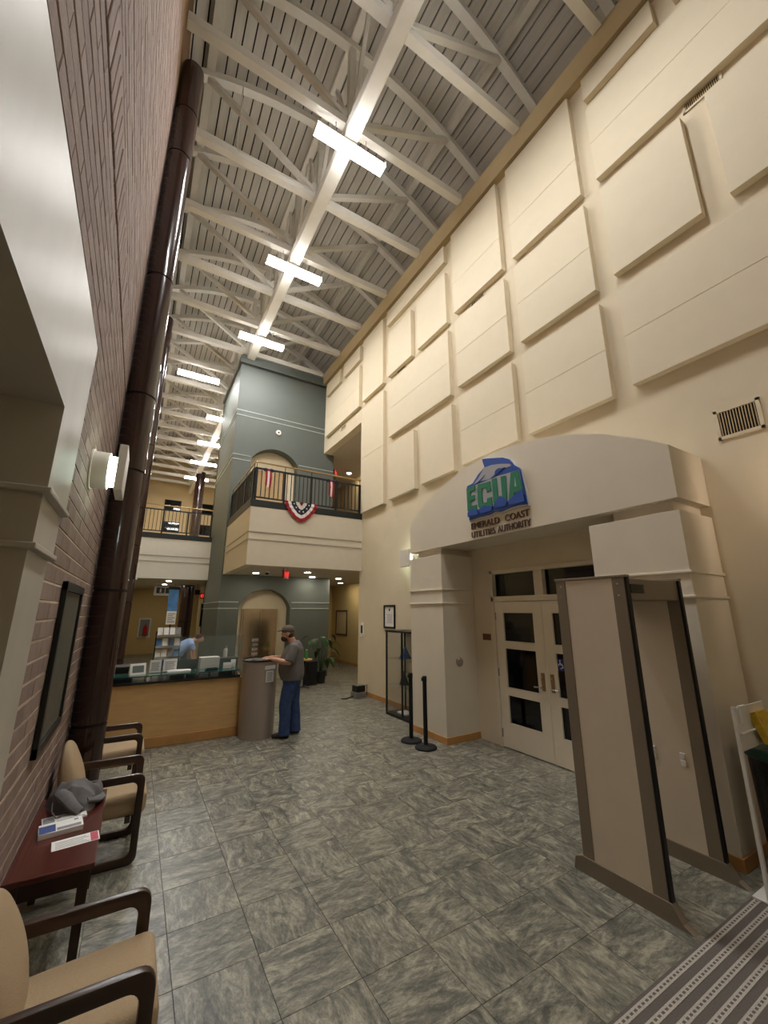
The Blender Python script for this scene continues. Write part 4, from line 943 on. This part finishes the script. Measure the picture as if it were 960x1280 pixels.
# ------------------------------------------------------------------ chairs by the brick wall
def rr(x0, x1, z0, z1, r, n=5):
    P = []
    for cx, cz, a0 in ((x1-r, z1-r, 0), (x0+r, z1-r, PI/2), (x0+r, z0+r, PI), (x1-r, z0+r, 1.5*PI)):
        P += arc((cx, cz), r, a0, a0+PI/2, n)
    return P
def chair():
    t = thing('armchair', '', 'chair', (0, 0, 0))
    for s_ in (1, -1):                       # side frames: rounded wooden loops
        out, inn = rr(-.27, .315, 0, .655, .06), rr(-.215, .262, .055, .595, .045)
        y0, y1 = (.245, .285) if s_ > 0 else (-.285, -.245)
        m = MB(); n = len(out)
        for y in (y0, y1):
            m.v += [(p[0], y, p[1]) for p in out]+[(p[0], y, p[1]) for p in inn]
        for i in range(n):
            j = (i+1) % n
            m.f += [(i, j, n+j, n+i), (2*n+j, 2*n+i, 3*n+i, 3*n+j), (i, 2*n+i, 2*n+j, j), (n+j, 3*n+j, 3*n+i, n+i)]
        bm = bmesh.new(); vs = [bm.verts.new(v) for v in m.v]
        for f in m.f: bm.faces.new([vs[i] for i in f])
        bmesh.ops.recalc_face_normals(bm, faces=list(bm.faces))
        ed = [e for e in bm.edges if len(e.link_faces) == 2 and e.calc_face_angle() > 1.2]
        bmesh.ops.bevel(bm, geom=ed, offset=.008, segments=2, affect='EDGES', profile=.5)
        MB().frombm(bm).build('side_frame', 'dark_wood', t, True)
    MB().cbox(-.2, -.16, -.25, .25, .26, .31, .005).build('stretcher', 'dark_wood', t); MB().cbox(.2, .24, -.25, .25, .29, .335, .005).build('stretcher', 'dark_wood', t)
    # seat cushion
    bm = bmesh.new(); bmesh.ops.create_cube(bm, size=1)
    for v in bm.verts: v.co = Vector((.045+v.co.x*.60, v.co.y*.48, .40+v.co.z*.15+(.03 if v.co.x > 0 and v.co.z > 0 else 0)))
    bmesh.ops.bevel(bm, geom=list(bm.edges), offset=.05, segments=4, affect='EDGES', profile=.5)
    MB().frombm(bm).build('seat', 'upholstery', t, True)
    # backrest: tombstone outline, thick and leaning back
    m = MB(); NZ, NA = 18, 28
    for i in range(NZ+1):
        q = i/NZ; z = .37+.545*math.sin(q*PI/2); e = (z-.37)/.545
        wd = .245*(1-max(0, (e-.25)/.75)**2.6)**.5*(1-.06*(1-min(1, e*4))) if e < 1 else 0
        tk = .085*max(0, 1-e**5)**.5*(.75+.25*math.sin(PI*min(1, e*1.25)))
        cx = -.165-.115*e
        for k in range(NA):
            a_ = 2*PI*k/NA; c_, s_ = math.cos(a_), math.sin(a_)
            m.v.append((cx+tk*math.copysign(abs(c_)**.65, c_), wd*math.copysign(abs(s_)**.65, s_), z))
    for i in range(NZ):
        for k in range(NA): m.f.append((i*NA+k, i*NA+(k+1) % NA, (i+1)*NA+(k+1) % NA, (i+1)*NA+k))
    m.f.append(tuple(reversed(range(NA))))
    m.build('backrest', 'upholstery', t, True)
    return t
c1 = chair(); c1.location = (-.075, 2.38, 0); c1['label'] = 'tan upholstered armchair with dark wood loop arms at the near end of the table'
dup(c1, (-.075, 4.60, 0), 0, 'tan armchair between the table with the hoodie and the dark column')
dup(c1, (-.075, 5.93, 0), 0, 'tan armchair past the dark column, before the reception counter')

# ------------------------------------------------------------------ table with papers and hoodie
tb = thing('side_table', 'dark cherry wood table against the brick wall between armchairs', 'table', (-.225, 3.66, 0))
MB().cbox(-.2, .2, -.56, .56, .59, .62, .006).build('table_top', 'mahogany', tb)
MB().box(-.18, .18, -.52, .52, .50, .59).build('apron', 'dark_wood', tb)
for x in (-.155, .155):
    for y in (-.5, .5): MB().add([(x-.026, y-.026, .59), (x+.026, y-.026, .59), (x+.026, y+.026, .59), (x-.026, y+.026, .59), (x-.02, y-.02, 0), (x+.02, y-.02, 0), (x+.02, y+.02, 0), (x-.02, y+.02, 0)], [(0, 1, 2, 3), (7, 6, 5, 4), (0, 4, 5, 1), (1, 5, 6, 2), (2, 6, 7, 3), (3, 7, 4, 0)]).build('leg', 'dark_wood', tb)
Zt = .62
def leaflet(name, x, y, rz, w_, l_, th2, lab, cat, panels):
    t = thing(name, lab, cat, (x, y, Zt), rz)
    MB().cbox(-w_/2, w_/2, -l_/2, l_/2, 0, th2, min(.002, th2*.4)).build('pages', 'paper', t)
    for x0, x1, y0, y1, mt in panels: MB().box(x0*w_/2, x1*w_/2, y0*l_/2, y1*l_/2, th2, th2+.0008).build('print', mt, t)
lines = lambda x0, x1, n: [(x0, x1-.12*(q % 3), -.75+1.5*q/n, -.75+1.5*q/n+.07, 'print_grey') for q in range(n)]
leaflet('leaflet', -.145, 3.42, .12, .235, .125, .002, 'white leaflet with a red end lying near the table edge', 'leaflet', lines(-.85, .55, 5)+[(.62, .95, -.9, .9, 'print_red')])
leaflet('pamphlet_stack', -.245, 3.62, .14, .225, .15, .03, 'stack of pamphlets with blue cover in the middle of the table', 'pamphlets', [(-.98, -.25, -.95, .5, 'print_blue'), (-.2, .9, -.85, -.35, 'print_grey'), (.6, .8, .4, .7, 'print_grey')])
leaflet('form_pad', -.245, 3.79, .16, .24, .12, .012, 'black and white form pad partly under the hoodie', 'form pad', [(-.95, -.45, -.8, .8, 'print_grey'), (-.35, .9, -.9, -.7, 'black'), (-.3, .8, .2, .4, 'print_grey')])
# hoodie: crumpled heap with folds
from mathutils import noise
hm = MB(); NR, NT = 34, 120
def hoodz(x, y, r):
    w1 = noise.noise(Vector((x*5, y*5, 1.3))); w2 = noise.noise(Vector((x*3.2, y*3.2, 7.7)))
    u = x*.55+y*.85+.055*w2; v = x*.9-y*.4+.05*w1
    f1 = 1-abs(math.sin(u*34+w1*2.2)); f2 = 1-abs(math.sin(v*26+w2*2.6))
    e = max(0, 1-r*r)
    return (.17*e**.55*(.85+.4*w2)+.030*f1*e**.4*(.6+w1)+.024*f2*e**.4)*min(1, (1-r)*9)
for i in range(NR+1):
    for k in range(NT):
        r = i/NR; a_ = 2*PI*k/NT; R_ = 1+.10*math.sin(3*a_+.6)+.06*math.sin(5*a_+2)+.025*math.sin(11*a_)
        x, y = .165*R_*r*math.cos(a_), .19*R_*r*math.sin(a_)
        hm.v.append((x, y, max(0, hoodz(x, y, r))+.001))
for i in range(NR):
    for k in range(NT): hm.f.append((i*NT+k, (i+1)*NT+k, (i+1)*NT+(k+1) % NT, i*NT+(k+1) % NT))
hood = thing('hoodie', 'crumpled grey hoodie heaped on the far end of the table', 'clothing', (-.21, 4.02, Zt), .3)
hm.build('body', 'hoodie', hood, True)
m = MB()
m.tube([(-.12, -.08, .12), (-.1, -.14, .11), (-.06, -.19, .06), (-.02, -.22, .022)], [(.04, .03), (.045, .03), (.04, .022), (.035, .018)], 12)
m.build('sleeve', 'hoodie', hood, True)
MB().tube([(.02, -.16, .06), (.09, -.14, .04), (.14, -.08, .03), (.16, .02, .02)], [(.03, .02), (.035, .02), (.03, .018), (.02, .015)], 12).build('cuff_fold', 'hoodie', hood, True)
MB().tube([(-.16, -.1, .08), (-.17, -.17, .05), (-.15, -.21, .02), (-.12, -.2, .012)], .004, 6).build('drawstring', 'hoodie', hood, True)

# poster frame on the brick wall
t = framed((XB, 3.79, 1.13), PI/2, .95, 1.04, 'black framed poster on the brick wall above the table', 'poster', 'poster', 'black', .06)
MB().box(-.41, .41, -.016, -.0125, .07, .97).build('glazing', 'clear_glass', t)

# ------------------------------------------------------------------ mat, sign stand, bin at the right
mt_ = thing('entrance_mat', 'grey striped entrance mat in front of the metal detector', 'mat', (3.2, .3, 0))
MB().cbox(-1.9, 1.7, -1.9, 1.305, .0, .008, .003).build('backing', 'mat_dark', mt_)
y = 1.285
while y > -1.0:
    MB().box(-1.9, 1.7, y-.036, y, .008, .0105).build('stripe', 'mat_light', mt_)
    dm = MB(); x = -1.9
    while x < 1.68: dm.box(x, x+.02, y-.024, y-.012, .0105, .0112); x += .036
    tag(dm.build('dash_row', 'mat_dark', mt_), kind='stuff')
    y -= .078
ss = thing('sign_stand', 'white floor sign stand with literature panel beside the dark bin', 'sign stand', (4.05, 1.5, 0))
MB().cbox(-.06, .15, -.13, .095, .0115, .024, .003).build('base', 'white', ss)
MB().cbox(-.06, -.03, -.012, .012, .024, 1.27, .003).build('post', 'white', ss)
MB().cbox(-.03, .5, -.008, .004, .96, 1.26, .003).build('panel', 'white', ss)
MB().cbox(-.03, .5, -.03, -.008, 1.08, 1.09, .002).build('pocket_lip', 'paper', ss)
MB().cbox(.0, .1, -.03, -.01, 1.15, 1.275, .003).build('leaflet_pocket', 'paper', ss)
tag(MB().prism([(-.03, 0), (.02, 0), (.09, .2), (.04, .22)], 'x', -.1, .12).build('yellow_booklet', 'yellow_print', None, False, (4.36, 1.42, .99)), 'yellow printed booklet propped on the white sign stand', 'booklet')
bn_ = thing('trash_bin', 'black lined bin with dark green rim behind the white sign stand', 'bin', (4.50, 1.40, 0))
MB().lathe([(.21, .012), (.235, .86), (.24, .9)], n=32).build('liner', 'bag', bn_, True)
MB().lathe([(.25, .86), (.26, .87), (.26, .93), (.245, .94), (.22, .93)], n=32).build('rim', 'bin_green', bn_, True)
o = MB().cbox(-.06, .06, -.004, .004, .875, .92, .002).build('rim_label', 'paper', bn_); o.location = (-.213, -.155, 0); o.rotation_euler = (0, 0, -.94)
